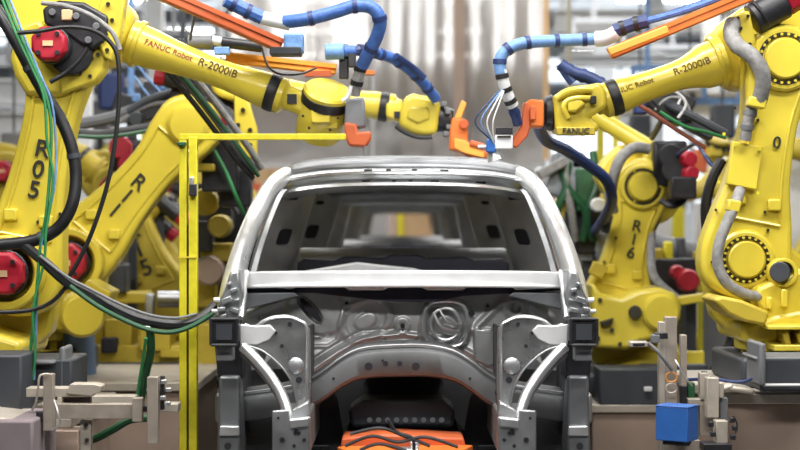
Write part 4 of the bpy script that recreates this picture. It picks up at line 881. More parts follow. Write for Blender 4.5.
    G().lathe(K(S(-176), 446, 7.79), (0, -1, 0), [(0, .016), (.008, .016)], 12).end('pillar_hole', 'cavity', hp)
    # bumpy fender mounts between pillar and box
    pm = G().prism([K(S(x), y, 7.78) for x, y in ((-165, 270), (-174, 272), (-180, 292), (-186, 302), (-186, 320), (-163, 320), (-161, 296), (-163, 284))], (0, .25, 0)).end('fender_mount', 'steel', car, bevel=.012)
    g = G(); rr = random.Random(5+s)
    for x, y, w_ in ((-177, 300, .05), (-170, 290, .03), (-182, 309, .035), (-170, 310, .04), (-175, 284, .025), (-167, 300, .02), (-180, 316, .03)):
        g.box(K(S(x), y, 7.76, rr.uniform(-.01, .01)), (w_, .04, w_*.5), Matrix.Rotation(rr.uniform(-.5, .5), 3, 'Y'))
    g.end('clip', 'steel', pm, bevel=.003, split=True)
    G().cyl(K(S(-184), 300, 7.75), K(S(-190), 300, 7.75), .012, seg=10).cyl(K(S(-185), 311, 7.75), K(S(-192), 311, 7.75), .010, seg=10).end('locating_pin', 'white', pm)
    # fender edge running up beside the cowl
    G().tube([K(S(-163), 318, 7.75), K(S(-161), 298, 7.85), K(S(-159), 282, 8.0), K(S(-157), 272, 8.1)], .014, 8).end('fender_flange', 'steelb', car)
    # dash side strut
    G().prism([K(S(x), y, 8.12) for x, y in ((-160, 293), (-110, 292), (-104, 296), (-120, 300), (-155, 309), (-160, 311))], (0, .04, 0)).end('dash_side', 'steeld', car, bevel=.006)
for k, (off, lab) in enumerate(((5.5, 'second silver car body, seen through the open cabin of the nearest'), (11.0, 'third silver car body, farthest along the line'))):
    c = copy_tree(car); c.location = (CX, 10+off, .75); c['label'] = lab

# ================================================================ CARRIER UNDER THE CAR
t = thing('assembly_carrier', 'orange steel carrier with dark cables beneath the nearest car body', 'carrier', (0, 8.3, 0))
box('deck', 'dkgrey', (CX, 9.0, .60), (.62, 2.2, .05), t, .01)
G().prism([K(x, y, 7.9) for x, y in ((-62, 438), (-20, 434), (24, 436), (60, 438), (64, 456), (-64, 456))], (0, .25, 0)).end('cover', 'orangea', t, .012)
g = G().box((CX-.16, 7.75, .69), (.22, .3, .03), Matrix.Rotation(.35, 3, 'Z')).box((CX+.17, 7.8, .69), (.24, .3, .03), Matrix.Rotation(-.3, 3, 'Z')).box((CX, 7.6, .655), (.5, .2, .03)); g.end('plate', 'orange', t, .006)
G().box((CX+.02, 7.62, .715), (.09, .08, .03)).box((CX+.05, 7.7, .725), (.04, .06, .05)).end('clamp', 'steelb', t, .005)
for pts in ([(345, 446), (372, 436), (398, 442), (425, 437), (458, 447)], [(350, 434), (380, 428), (404, 436), (430, 446)], [(388, 420), (397, 432), (412, 438), (414, 450)], [(360, 450), (380, 444), (410, 452)]):
    hose('cable', [(x, y, 7.55) for x, y in pts], .008, 'blackm', t)
G().prism([K(x, y, 8.35) for x, y in ((-56, 410), (-40, 400), (40, 400), (52, 410), (50, 428), (-52, 428))], (0, .3, 0)).end('drive_housing', 'dkgrey', t, .02)
g = G()
for x in range(-34, 40, 9): g.cyl(K(x, 420, 8.33), K(x, 420, 8.3), .014, seg=8)
g.end('bolt', 'mdgrey', t, split=True)
for x in (-.45, .45):
    box('rail', 'dkgrey', (CX+x, 13, .35), (.12, 16, .5), t)
for x in (-.49, .49):
    for y in (7.9, 8.9): box('support', 'dkgrey', (CX+x, y, .68), (.08, .1, .08), t)
for k in range(12): pass
# ================================================================ YELLOW FRAME
Yp = 8.15
t = thing('safety_barrier', 'yellow upright post with thin horizontal bar standing left of the car', 'barrier', (W(188, 225, Yp).x, Yp, 0))
a = W(183.5, 137, Yp); b = W(193.5, 137, Yp)
box('post', 'fence', (a.x, Yp+.006, a.z/2), (.036, .06, a.z), t, .003)
box('post', 'fence', (b.x, Yp, b.z/2), (.040, .06, b.z), t, .003)
box('spacer', 'ink', ((a.x+b.x)/2, Yp+.03, .9), (.02, .02, 1.7), t)
p0, p1 = W(180, 137, Yp), W(346, 137, Yp)
box('top_bar', 'fence', ((p0.x+p1.x)/2, Yp, p0.z-.0), (p1.x-p0.x, .05, .030), t, .003)
box('joint_band', 'yellow', ((a.x+b.x)/2, Yp-.032, W(0, 257, Yp).z), (.088, .006, .008), t)
box('clamp', 'blackm', W(193, 190, Yp-.05), (.035, .05, .06), t, .006); box('clamp_plate', 'steelb', W(192, 181, Yp-.04), (.02, .03, .04), t, .004)
box('clamp', 'greend', W(182, 144, Yp-.04), (.04, .03, .02), t, .004)

# ================================================================ CABLES, LEFT
hose('cable_bundle', [(-4, 8, 8.15), (14, 38, 8.1), (30, 68, 8.1), (46, 96, 8.1), (60, 118, 8.12), (71, 145, 8.12), (76, 175, 8.12), (72, 205, 8.1), (58, 228, 8.1), (36, 240, 8.1), (10, 244, 8.1), (-14, 246, 8.1)], .030, 'black', None, 'thick black cable bundle curving down across the leftmost robot arm', bands=3, bandmat='dkgrey', seg=12)
cabs = [([(4, -6, 8.05), (18, 30, 8.04), (34, 66, 8.04), (46, 96, 8.04), (51, 125, 8.04), (50, 170, 8.04), (46, 215, 8.02), (40, 250, 8.02), (36, 300, 8.0), (31, 345, 8.0), (28, 385, 8.0), (16, 412, 8.0), (-6, 436, 8.0)], .008, 'green', 'green cable hanging lowest to the left bottom corner'),
        ([(0, -6, 8.03), (16, 34, 8.02), (32, 68, 8.02), (44, 98, 8.02), (47, 140, 8.02), (53, 180, 8.02), (46, 232, 8.0), (44, 262, 8.0), (33, 310, 7.98), (35, 360, 7.98), (24, 400, 7.98), (-6, 424, 7.98)], .007, 'green', 'second green cable twined beside the lowest green cable'),
        ([(8, -6, 8.07), (24, 36, 8.06), (40, 74, 8.06), (52, 104, 8.06), (56, 150, 8.06), (54, 190, 8.04), (42, 240, 8.02), (38, 280, 8.02), (36, 330, 8.0), (34, 380, 8.0)], .006, 'bluel', 'thin pale blue wire running with the green cables'),
        ([(18, 33, 8.0), (40, 31, 7.98), (66, 27, 7.98), (92, 30, 7.98), (110, 42, 7.98), (118, 60, 7.98), (119, 100, 7.98), (114, 150, 7.98), (106, 190, 7.98), (92, 232, 7.98), (78, 262, 7.98), (64, 284, 7.98)], .011, 'black', 'thin black cable looping over the leftmost elbow and down'),
        ([(42, 3, 8.2), (66, 6, 8.15), (92, 16, 8.12), (112, 32, 8.1), (120, 50, 8.1)], .012, 'conduit', 'short grey cable arching over the leftmost elbow'),
        ([(68, 284, 7.98), (54, 300, 7.98), (36, 309, 7.98), (14, 312, 7.98), (-8, 312, 7.98)], .010, 'black', 'black cable running left from the knot below the red motor cap'),
        ([(20, 242, 8.12), (44, 262, 8.02), (64, 280, 7.96), (84, 292, 7.95), (110, 306, 7.94), (136, 318, 7.94), (162, 324, 7.94), (186, 324, 7.98), (204, 316, 8.05), (214, 306, 8.1)], .026, 'black', 'thick black cable bundle sagging behind the yellow post to the car'),
        ([(40, 256, 8.0), (66, 276, 7.93), (92, 290, 7.92), (120, 304, 7.9), (150, 315, 7.9), (176, 318, 7.92), (196, 314, 8.0)], .007, 'mdgrey', 'grey cable lying on top of the sagging bundle'),
        ([(70, 286, 7.9), (96, 305, 7.9), (124, 320, 7.88), (150, 330, 7.88), (172, 332, 7.9), (192, 326, 7.94), (212, 314, 8.0)], .012, 'greend', 'dark green cable under the sagging bundle'),
        ([(112, 314, 7.92), (134, 325, 7.9), (150, 328, 7.9)], .008, 'white', 'short white wire showing below the sagging bundle'),
        ([(150, 330, 7.9), (151, 350, 7.95), (146, 372, 8.0), (141, 396, 8.05), (139, 418, 8.1)], .020, 'greend', 'dark green hose dropping from the sagging bundle'),
        ([(146, 338, 7.85), (143, 360, 7.9), (139, 384, 7.95), (136, 404, 8.0)], .008, 'green', 'bright green wire beside the dropping hose'),
        ([(150, 418, 8.2), (130, 420, 8.2), (112, 430, 8.2), (92, 440, 8.25), (70, 444, 8.3)], .020, 'greend', 'dark green hose curving under the left aluminium beam'),
        ([(74, 132, 10.6), (100, 134, 10.6), (132, 130, 10.6), (160, 125, 10.6), (176, 122, 10.6)], .028, 'black', 'black cable run level between the two left lower arms'),
        ([(76, 136, 10.5), (104, 137, 10.5), (136, 133, 10.5), (158, 128, 10.5)], .014, 'greend', 'dark green cable under the level black cable run'),
        ([(80, 124, 10.9), (110, 118, 10.9), (140, 108, 10.9), (170, 100, 10.9)], .04, 'mdgrey', 'thick grey hose above the level black cable run')]
for pts, r, m_, lab in cabs: hose('cable', pts, r, m_, None, lab)
for i, (dx, dy, r, m_, lab) in enumerate(((0, 0, .024, 'mdgrey', 'thick grey hose dropping diagonally below the big forearm'), (9, -4, .02, 'conduit', 'lighter grey hose dropping diagonally below the big forearm'), (-5, 6, .016, 'black', 'black hose dropping diagonally below the big forearm'), (-7, 2, .010, 'green', 'bright green hose dropping diagonally below the big forearm'), (4, 4, .012, 'greend', 'dark green hose dropping diagonally below the big forearm'))):
    hose('hose', [(158+dx, 50+dy, 9.0), (178+dx, 72+dy, 9.1), (198+dx, 96+dy, 9.2), (218+dx, 122+dy, 9.3), (240+dx, 152+dy, 9.4), (256+dx*.6, 172+dy, 9.5)], r, m_, None, lab, 'hose')
unit('hose_manifold', 'dark manifold of hoses and fittings between the two left forearms', 'machine', [('b', 196, 100, 10.6, 'blackm', (.3, .3, .2), 'body', .3), ('b', 222, 92, 10.5, 'dkgrey', (.2, .3, .14), 'fitting', .3), ('b', 150, 112, 10.9, 'blackm', (.24, .2, .12), 'fitting', -.3), ('c', 138, 120, 10.8, 'dkgrey', (.05, .1), 'round_fitting'), ('t', [(128, 112, 10.8), (150, 100, 10.8), (176, 92, 10.8), (210, 84, 10.8)], .03, 'hose', 'dkgrey'), ('t', [(120, 122, 10.8), (146, 106, 10.8), (170, 104, 10.8), (196, 116, 10.8)], .02, 'hose', 'conduit'), ('t', [(180, 84, 10.3), (200, 98, 10.3), (222, 100, 10.3), (240, 112, 10.3)], .016, 'hose', 'black'), ('t', [(212, 96, 10.2), (230, 116, 10.2), (240, 140, 10.2), (246, 170, 10.2)], .02, 'hose', 'dkgrey')])
rr = random.Random(3)
for i in range(7):
    x0 = rr.uniform(125, 165); y0 = rr.uniform(55, 95)
    hose('wire', [(x0, y0, 11.5), (x0+18, y0+22, 11.4), (x0+40, y0+28+rr.uniform(-10, 14), 11.3), (x0+62, y0+14+rr.uniform(-8, 18), 11.4)], .009, rr.choice(['bluel', 'black', 'bluel', 'navy']), None, None, 'wire')
ws = [o for o in bpy.data.objects if o.name.startswith('wire')]
for o in ws: tag(o, 'thin wire looping loosely in the tangle left of the hanging plastic', 'wire', 'loose wires in the left tangle')
# motors and dark machinery behind the frame (around x 200-240)
unit('weld_transformer', 'black and yellow weld unit just right of the yellow frame', 'machine', [('b', 222, 168, 10.4, 'blackm', (.22, .3, .3), 'housing'), ('c', 206, 130, 10.2, 'red', (.11, .12), 'motor_cap'), ('b', 206, 168, 10.3, 'yellow2', (.13, .2, .05), 'bracket'), ('c', 214, 120, 10.4, 'red', (.09, .1), 'motor_cap'), ('b', 236, 188, 10.5, 'blackm', (.2, .2, .24), 'housing'), ('b', 208, 148, 10.5, 'yellow2', (.12, .2, .2), 'bracket')])
unit('cable_box', 'dark box with many cables between the yellow frame and the left car pillar', 'machine', [('b', 226, 300, 11.6, 'blackm', (.5, .3, .9), 'body'), ('b', 216, 320, 11.3, 'machine', (.3, .2, .2), 'bracket'), ('b', 206, 292, 11.2, 'yellow2', (.14, .2, .2), 'bracket'), ('b', 228, 200, 11.6, 'blackm', (.3, .3, .5), 'upper_body'), ('t', [(200, 160, 10.9), (214, 176, 10.9), (228, 170, 10.9), (244, 182, 10.9)], .02, 'hose', 'black'), ('t', [(198, 212, 10.9), (212, 190, 10.9), (226, 196, 10.9), (238, 214, 10.9)], .016, 'hose', 'dkgrey'), ('t', [(214, 150, 10.2), (226, 172, 10.2), (236, 196, 10.2), (244, 214, 10.3)], .012, 'cable', 'green')])
unit('clamp_unit', 'blurred yellow clamp unit with round ends beside the left car pillar', 'machine', [('b', 214, 206, 11.2, 'blackm', (.26, .3, .3), 'housing'), ('c', 222, 226, 10.8, 'yellow2', (.075, .2), 'round_end'), ('b', 218, 252, 11.0, 'yellow2', (.2, .24, .12), 'arm'), ('c', 212, 270, 11.0, 'tan', (.1, .2), 'cover'), ('b', 206, 236, 10.9, 'blackm', (.1, .2, .2), 'clamp'), ('c', 206, 202, 10.8, 'yellow2', (.09, .1), 'round_end'), ('b', 208, 345, 10.9, 'yellow2', (.16, .3, .3), 'foot'), ('b', 208, 380, 10.9, 'red', (.1, .1, .06), 'marker')])
unit('motor_cluster', 'dark cluster of motors under the blurred robot marked R15', 'machine', [('b', 108, 262, 11.6, 'blackm', (.24, .3, .3), 'housing'), ('c', 104, 266, 11.3, 'red', (.03, .06), 'motor_cap'), ('b', 118, 278, 11.5, 'dkgrey', (.14, .2, .2), 'housing'), ('b', 180, 300, 11.6, 'mdgrey', (.3, .1, .1), 'actuator'), ('b', 128, 297, 11.6, 'yellow2', (.3, .3, .08), 'ledge'), ('c', 158, 298, 11.4, 'steel', (.05, .2), 'cylinder', (1, 0, 0)), ('b', 150, 308, 11.5, 'steel', (.06, .1, .2), 'bracket')])
unit('turret_drive', 'round yellow drive housing in front of the blue grey cover', 'machine', [('b', 60, 315, 9.6, 'yellow2', (.3, .3, .16), 'body'), ('c', 80, 312, 9.5, 'yellow', (.13, .16), 'round_housing', (.3, -1, -.1)), ('b', 96, 300, 9.6, 'yellow', (.16, .3, .2), 'arm', .5)])
unit('yellow_base', 'low yellow robot base frame left of the yellow post', 'machine', [('b', 136, 354, 11.0, 'yellow2', (.68, .4, .14), 'rim'), ('b', 122, 335, 11.0, 'yellow2', (.18, .3, .22), 'leg_block'), ('b', 158, 334, 10.9, 'yellow2', (.2, .3, .2), 'leg_block'), ('b', 100, 336, 11.1, 'yellow2', (.1, .3, .3), 'leg_block'), ('b', 136, 376, 10.9, 'dkgrey', (.8, .4, .2), 'foot'), ('b', 110, 345, 10.8, 'cavity', (.1, .1, .1), 'recess'), ('b', 178, 352, 10.9, 'yellow2', (.2, .3, .06), 'rim')])
p = W(76, 365, 10.0); tag(G().lathe((p.x, 10.0, .3), (0, 0, 1), [(0, .13), (.25, .14), (.6, .12), (.95, .10)], 20).end('draped_cover', 'bluedrum'), 'blue grey fabric cover hanging below the round yellow housing', 'cover')
unit('control_box', 'dark grey control box behind the left green cables', 'box', [('b', 38, 376, 8.3, 'dkgrey', (.42, .4, .2), 'body'), ('b', 66, 372, 8.2, 'mdgrey', (.03, .2, .26), 'side_plate'), ('b', 30, 360, 8.2, 'mdgrey', (.3, .3, .02), 'lid'), ('b', 8, 384, 7.9, 'dkgrey', (.2, .3, .3), 'front_box')])
unit('soft_cover', 'taupe padded cover at the bottom left corner', 'cover', [('b', 8, 438, 7.6, 'tand', (.34, .5, .22), 'cushion'), ('b', 12, 416, 7.6, 'alul', (.28, .4, .03), 'plate', .12), ('c', 34, 434, 7.45, 'black', (.015, .03), 'button')])
# ================================================================ ALUMINIUM FIXTURES
t = thing('locating_stand', 'aluminium stand with upright and level beam at lower left', 'fixture', (W(100, 410, 7.6).x, 7.6, 0))
def abox(px0, py0, px1, py1, Y, dep, nm, m_, bev=.003, parent=None):
    a, b = W(px0, py0, Y), W(px1, py1, Y); return G().box(((a.x+b.x)/2, Y+dep/2, (a.z+b.z)/2), (abs(b.x-a.x), dep, abs(b.z-a.z))).end(nm, m_, parent or t, bev)
abox(43, 374, 53, 431, 7.5, .05, 'upright', 'alu'); abox(53, 404, 136, 419, 7.56, .06, 'beam', 'alu'); abox(147, 377, 158, 444, 7.5, .05, 'upright', 'alu')
abox(26, 388, 92, 397, 7.6, .1, 'arm_plate', 'alul'); abox(57, 397, 62, 410, 7.6, .05, 'bracket', 'alul'); abox(62, 398, 90, 405, 7.65, .05, 'spacer', 'tand')
abox(132, 398, 142, 422, 7.52, .05, 'end_block', 'alu'); abox(142, 406, 148, 412, 7.55, .05, 'spacer', 'blackm'); abox(36, 412, 43, 420, 7.5, .04, 'clamp', 'blackm'); abox(80, 420, 91, 452, 7.6, .05, 'leg', 'alul')
G().prism([W(*p, 7.58) for p in ((70, 384), (94, 384), (102, 386), (100, 392), (90, 396), (66, 394))], (0, .1, 0)).end('shim_plate', 'alul', t, .004)
for p in ((86, 425), (87, 440), (156, 386)): G().lathe(W(*p, 7.59), (0, -1, 0), [(0, .01), (.01, .01)], 10).end('bolt', 'blackm', t)
hose('trigger_wire', [(48, 374, 7.48), (40, 376, 7.46), (38, 388, 7.46), (36, 402, 7.48), (32, 410, 7.5)], .005, 'alul', t)
hose('trigger_wire', [(54, 400, 7.48), (58, 412, 7.46), (60, 424, 7.46), (52, 430, 7.48)], .004, 'steelb', t)
abox(60, 396, 136, 404, 7.9, .1, 'rear_beam', 'alul')
for q in ((161, 380), (166, 388), (160, 396), (165, 402)): abox(q[0], q[1], q[0]+5, q[1]+4, 7.5, .03, 'sensor', 'steelb', .002)
abox(160, 376, 164, 410, 7.52, .03, 'sensor_rail', 'blackm')
abox(46, 431, 78, 470, 7.9, .2, 'lower_panel', 'tan'); abox(160, 404, 178, 412, 7.7, .1, 'side_rail', 'alul')
t = thing('locating_stand', 'aluminium uprights with coiled wire standing behind the blue box', 'fixture', (W(675, 410, 7.7).x, 7.7, 0))
abox(659, 322, 665, 452, 7.75, .05, 'upright', 'alul'); abox(665, 317, 677, 452, 7.75, .05, 'upright', 'alu'); abox(681, 335, 687, 408, 7.85, .05, 'upright', 'alu')
abox(688, 399, 712, 406, 7.8, .06, 'bracket', 'alul'); abox(655, 333, 668, 339, 7.68, .05, 'clamp', 'blackm'); abox(652, 335, 660, 343, 7.66, .05, 'clamp', 'mdgrey')
abox(630, 342, 648, 347, 7.7, .04, 'sensor', 'alul'); abox(633, 343, 645, 346, 7.695, .01, 'sensor_face', 'blackm')
hose('trigger_wire', [(648, 343, 7.66), (658, 352, 7.66), (666, 362, 7.68), (672, 370, 7.7)], .009, 'conduit', t)
for cyy in (377, 388):
    c0 = W(671, cyy, 7.72); G().tube([c0+Vector((math.cos(k*PI/8)*.026, -.01, math.sin(k*PI/8)*.022)) for k in range(17)], .004, 6, sm=False).end('wire_coil', 'orangeb' if cyy == 377 else 'alul', t)
abox(681, 386, 687, 404, 7.8, .05, 'knob', 'blackm'); abox(688, 383, 695, 398, 7.85, .05, 'valve', 'greend')
hose('signal_wire', [(675, 360, 7.7), (680, 368, 7.68), (686, 378, 7.7), (692, 386, 7.75)], .004, 'steelb', t)
abox(664, 440, 700, 452, 7.7, .1, 'foot', 'alu'); abox(676, 438, 690, 446, 7.62, .08, 'elbow_fitting', 'blackm')
t = thing('clamp_column', 'pale stepped clamp column right of the blue box', 'fixture', (W(712, 430, 7.6).x, 7.6, 0))
abox(700, 373, 708, 402, 7.8, .06, 'cylinder', 'alul'); abox(707, 378, 719, 418, 7.7, .07, 'cylinder', 'alul'); abox(719, 383, 724, 398, 7.72, .05, 'cylinder', 'alul')
abox(716, 421, 728, 452, 7.6, .07, 'cylinder', 'alul'); abox(700, 404, 714, 436, 7.8, .08, 'bracket', 'alu'); abox(704, 444, 732, 452, 7.55, .12, 'base', 'blackm'); abox(720, 398, 728, 422, 7.75, .04, 'rod_block', 'mdgrey')
for q in ((730, 418), (733, 426), (731, 435), (709, 422), (711, 432)): abox(q[0], q[1], q[0]+5, q[1]+5, 7.58, .03, 'fitting', 'blackm')
G().cyl(W(704, 371, 7.83), W(704, 374, 7.83), .014, seg=14).end('cap', 'mdgrey', t); hose('fitting_wire', [(733, 416, 7.56), (737, 424, 7.56), (735, 434, 7.56)], .004, 'blackm', t)
Rz = Matrix.Rotation(math.radians(-32), 3, 'Z')
t = thing('blue_box', 'bright blue steel box mounted on the right aluminium stand', 'box', W(676, 440, 7.45))
c0 = W(677, 423, 7.5); G().box(c0, (.155, .125, .152), Rz).end('body', 'bluebox', t, .004); G().box(c0+Vector((0, 0, -.085)), (.1, .09, .02), Rz).end('foot', 'blackm', t)
G().box(c0+Vector((0, .13, -.02)), (.05, .2, .05)).end('bracket', 'alu', t, .004)
G().box(c0+Vector((0, 0, .079)), (.158, .128, .006), Rz).end('lid', 'bluebox', t, .002)
# ================================================================ RIGHT BACKGROUND
t = thing('grey_duct', 'grey pipe duct lying level between the right robots', 'duct', W(675, 262, 12.5))
G().tube([W(636, 241, 12.6), W(660, 246, 12.6), W(690, 253, 12.6), W(722, 258, 12.6)], .085, 16).end('duct', 'mdgrey', t)
for q in ((648, 244), (680, 251)): G().box(W(*q, 12.5)+Vector((0, 0, 0)), (.05, .22, .2)).end('clamp', 'dkgrey', t, .01)
G().box(W(690, 262, 12.6)+Vector((0, 0, -.75)), (.08, .1, 1.4)).end('leg', 'dkgrey', t)
for pts, r, m_, lab in (([(620, 93, 8.9), (650, 112, 8.9), (680, 132, 8.9), (706, 148, 8.9)], .012, 'brownrod', 'red brown pipe running diagonally below the right forearm'),
        ([(660, 112, 9.4), (684, 126, 9.4), (706, 132, 9.4), (726, 138, 9.4)], .010, 'green', 'thin green cable below the right forearm'),
        ([(660, 100, 9.9), (674, 107, 9.75), (696, 118, 9.7), (726, 134, 9.7)], .026, 'dkgrey', 'thick dark hose dropping towards the right robot arm'),
        ([(672, 160, 10.85), (684, 150, 10.3), (696, 144, 9.9), (704, 154, 9.4), (714, 166, 9.3), (724, 160, 9.3)], .012, 'navy', 'navy cable looping beside the red motor caps'),
        ([(722, 160, 9.2), (712, 180, 9.2), (706, 205, 9.2), (708, 235, 9.2), (716, 250, 9.2)], .030, 'black', 'wide black cable loop behind the right robot lower arm'),
        ([(538, 124, 8.8), (546, 140, 9.3), (566, 150, 9.7), (590, 166, 9.9), (606, 180, 10.0), (612, 200, 10.2), (602, 222, 10.8), (594, 232, 11.8)], .034, 'navy', 'fat navy hose arching behind the right car pillar'),
        ([(652, 232, 10.95), (651, 262, 10.7), (656, 280, 10.6), (676, 298, 10.6)], .028, 'conduit', 'grey hose falling behind the arm marked R16'),
        ([(652, 196, 11.15), (662, 206, 11.0), (652, 236, 11.0), (648, 266, 11.0), (664, 290, 10.9)], .016, 'black', 'black cable hugging the back of the arm marked R16'),
        ([(728, 296, 9.6), (734, 318, 9.6), (732, 340, 9.6), (722, 358, 9.6), (712, 376, 9.6)], .034, 'black', 'fat black cable hanging below the right robot to the clamp column'),
        ([(724, 296, 9.6), (728, 320, 9.58), (731, 342, 9.58)], .012, 'black', 'slim black cable beside the fat hanging cable'),
        ([(683, 380, 7.87), (712, 379, 7.95), (740, 382, 7.9), (758, 376, 7.85)], .008, 'navy', 'thin dark cable lying along the right pedestal edge')):
    hose('cable', pts, r, m_, None, lab)
unit('terminal_block', 'dark block of connectors hanging under the right forearm', 'machine', [('b', 668, 104, 9.9, 'blackm', (.26, .2, .17), 'body', .5), ('b', 690, 124, 9.95, 'dkgrey', (.3, .14, .07), 'sleeve', .5), ('t', [(644, 92, 9.7), (656, 104, 9.7), (664, 118, 9.7), (680, 122, 9.7)], .012, 'wire', 'black'), ('t', [(660, 88, 9.7), (676, 92, 9.7), (686, 104, 9.7), (678, 118, 9.7)], .009, 'wire', 'ltgrey'), ('b', 652, 96, 9.9, 'blackm', (.14, .14, .1), 'connector', .4), ('b', 640, 106, 9.8, 'navy', (.08, .1, .1), 'connector'), ('b', 684, 112, 9.9, 'mdgrey', (.1, .1, .1), 'connector'), ('t', [(668, 104, 9.9), (662, 120, 10.4), (652, 138, 10.9)], .02, 'bracket', 'dkgrey'), ('t', [(650, 90, 9.8), (664, 86, 9.8), (680, 96, 9.8), (676, 108, 9.8)], .008, 'wire', 'white'), ('t', [(655, 110, 9.8), (668, 98, 9.8), (684, 100, 9.8), (692, 116, 9.8)], .008, 'wire', 'conduit')])
rr = random.Random(11)
for i in range(5):
    x0 = 556+i*10; pts = [(x0+rr.uniform(-5, 5), 160+rr.uniform(-8, 8), 11.8), (x0+rr.uniform(-12, 12), 185, 11.7), (x0+rr.uniform(-10, 14), 210, 11.7), (x0+rr.uniform(-8, 14), 240, 11.8)]
    hose('hose', pts, .028, ['greend', 'conduit', 'greend', 'black', 'greend'][i], None, 'blurred hose hanging in the tangle right of the car roof', 'hose', 'hoses in the tangle right of the car')
for i, parts in enumerate((
    ('weld_gun', 'dark weld gun with green and yellow fittings right of the car roof', [('b', 566, 178, 11.9, 'machine', (.26, .3, .3), 'body', .3), ('b', 570, 325, 12.0, 'dkgrey', (.08, .1, 2.0), 'stand'), ('b', 586, 190, 11.8, 'greend', (.16, .2, .3), 'coil'), ('b', 566, 205, 11.8, 'yellow2', (.09, .1, .1), 'fitting'), ('b', 578, 162, 11.8, 'woodtan', (.1, .1, .1), 'fitting'), ('b', 552, 168, 11.7, 'conduit', (.22, .1, .07), 'arm', -.5), ('c', 597, 205, 11.6, 'white', (.05, .08), 'round_end')]),
    ('weld_gun', 'lower dark weld gun beside the right windscreen pillar', [('b', 590, 232, 12.0, 'blackm', (.24, .3, .3), 'body'), ('b', 590, 350, 12.0, 'dkgrey', (.1, .1, 1.7), 'stand'), ('b', 574, 222, 12.0, 'white', (.08, .1, .14), 'fitting'), ('b', 604, 246, 11.9, 'machine', (.14, .2, .2), 'body'), ('b', 578, 250, 12.0, 'machine', (.2, .2, .16), 'bracket')]),
    ('motor_cluster', 'red and black motors low between the two right robots', [('b', 672, 276, 12.2, 'blackm', (.3, .3, .26), 'housing'), ('c', 686, 280, 11.9, 'red', (.08, .14), 'motor_cap'), ('c', 676, 272, 11.9, 'red', (.05, .1), 'motor_cap'), ('b', 655, 262, 12.2, 'yellow2', (.1, .2, .2), 'bracket'), ('b', 700, 272, 12.3, 'yellow2', (.08, .2, .3), 'bracket'), ('b', 668, 262, 12.2, 'fence', (.06, .1, .3), 'post')]),
    ('control_box', 'dark grey control box under the right edge robot', [('b', 785, 372, 7.9, 'dkgrey', (.3, .3, .16), 'body'), ('b', 756, 362, 7.85, 'mdgrey', (.03, .3, .2), 'side_plate'), ('b', 780, 356, 7.9, 'mdgrey', (.3, .3, .015), 'lid'), ('b', 784, 385, 7.72, 'ltgrey', (.2, .02, .015), 'seam')]),
    ('control_box', 'dark grey control box with white label beneath the arm marked R16', [('b', 630, 385, 10.35, 'dkgrey', (.42, .3, .23), 'body'), ('b', 648, 389, 10.17, 'white', (.05, .012, .03), 'label_plate')]),
    ('cloth', 'crumpled pale cloth lying on the right pedestal', [('b', 736, 388, 7.95, 'alul', (.14, .2, .03), 'fold', .15), ('b', 724, 386, 7.95, 'alul', (.06, .2, .03), 'fold', -.3)]))):
    unit(parts[0], parts[1], 'machine' if parts[0] in ('weld_gun', 'motor_cluster') else ('cloth' if parts[0] == 'cloth' else 'box'), parts[2])
# safety fence, lower right
t = thing('safety_fence', 'grey panelled fence with slim yellow posts behind the lower right', 'fence', (W(720, 380, 12.8).x, 12.8, 0))
for q in (686, 699, 730, 754, 800): a = W(q, 280, 12.8); box('post', 'fence', (a.x, 12.75, .72), (.035, .05, 1.44), t)
for q0, q1 in ((672, 686), (701, 729), (732, 753), (756, 798), (802, 850)):
    a, b = W(q0, 280, 12.8), W(q1, 280, 12.8); box('panel', 'mdgrey', ((a.x+b.x)/2, 12.8, .72), (b.x-a.x, .03, 1.34), t)
# columns and machines in the right distance
for q, Yq, z0, z1, wd, m_, lab in ((778, 17, 0, 2.6, .16, 'woodtan', 'tan column right of the right robot arm, nearest the edge'), (790, 18, 0, 2.75, .2, 'orangeb', 'orange column at the right edge of the picture'), (765, 19, 0, 2.5, .1, 'fence', 'yellow column behind the right robot arm'), (678, 18, 0, 1.95, .12, 'fence', 'yellow post behind the grey duct'), (700, 18.5, 0, 2.0, .1, 'column', 'white post behind the grey duct'), (662, 20, 0, 1.85, .16, 'column', 'short white post left of the red motor caps'), (712, 20, 0, 1.9, .12, 'dkgrey', 'dark post behind the grey duct')):
    a = W(q, 225, Yq); t = thing('machine_post', lab, 'post', (a.x, Yq, 0)); box('shaft', m_, (a.x, Yq, z1/2), (wd, wd, z1), t); box('foot', m_, (a.x, Yq, .03), (wd*1.8, wd*1.8, .06), t)
for q, Yq, py, wd, hh, m_, lab in ((612, 25, 150, .8, 2.9, 'daylight', 'large pale blue lit screen right of the car'), ):
    a = W(q, py, Yq); t = thing('lit_screen', lab, 'screen', (a.x, Yq, 0)); box('panel', m_, (a.x, Yq, a.z), (wd, .08, .62), t); box('stand', 'ltgrey', (a.x, Yq+.1, a.z/2), (.1, .1, a.z), t); box('surround', 'ltgrey', (a.x, Yq+.05, a.z), (wd+.1, .06, .72), t)
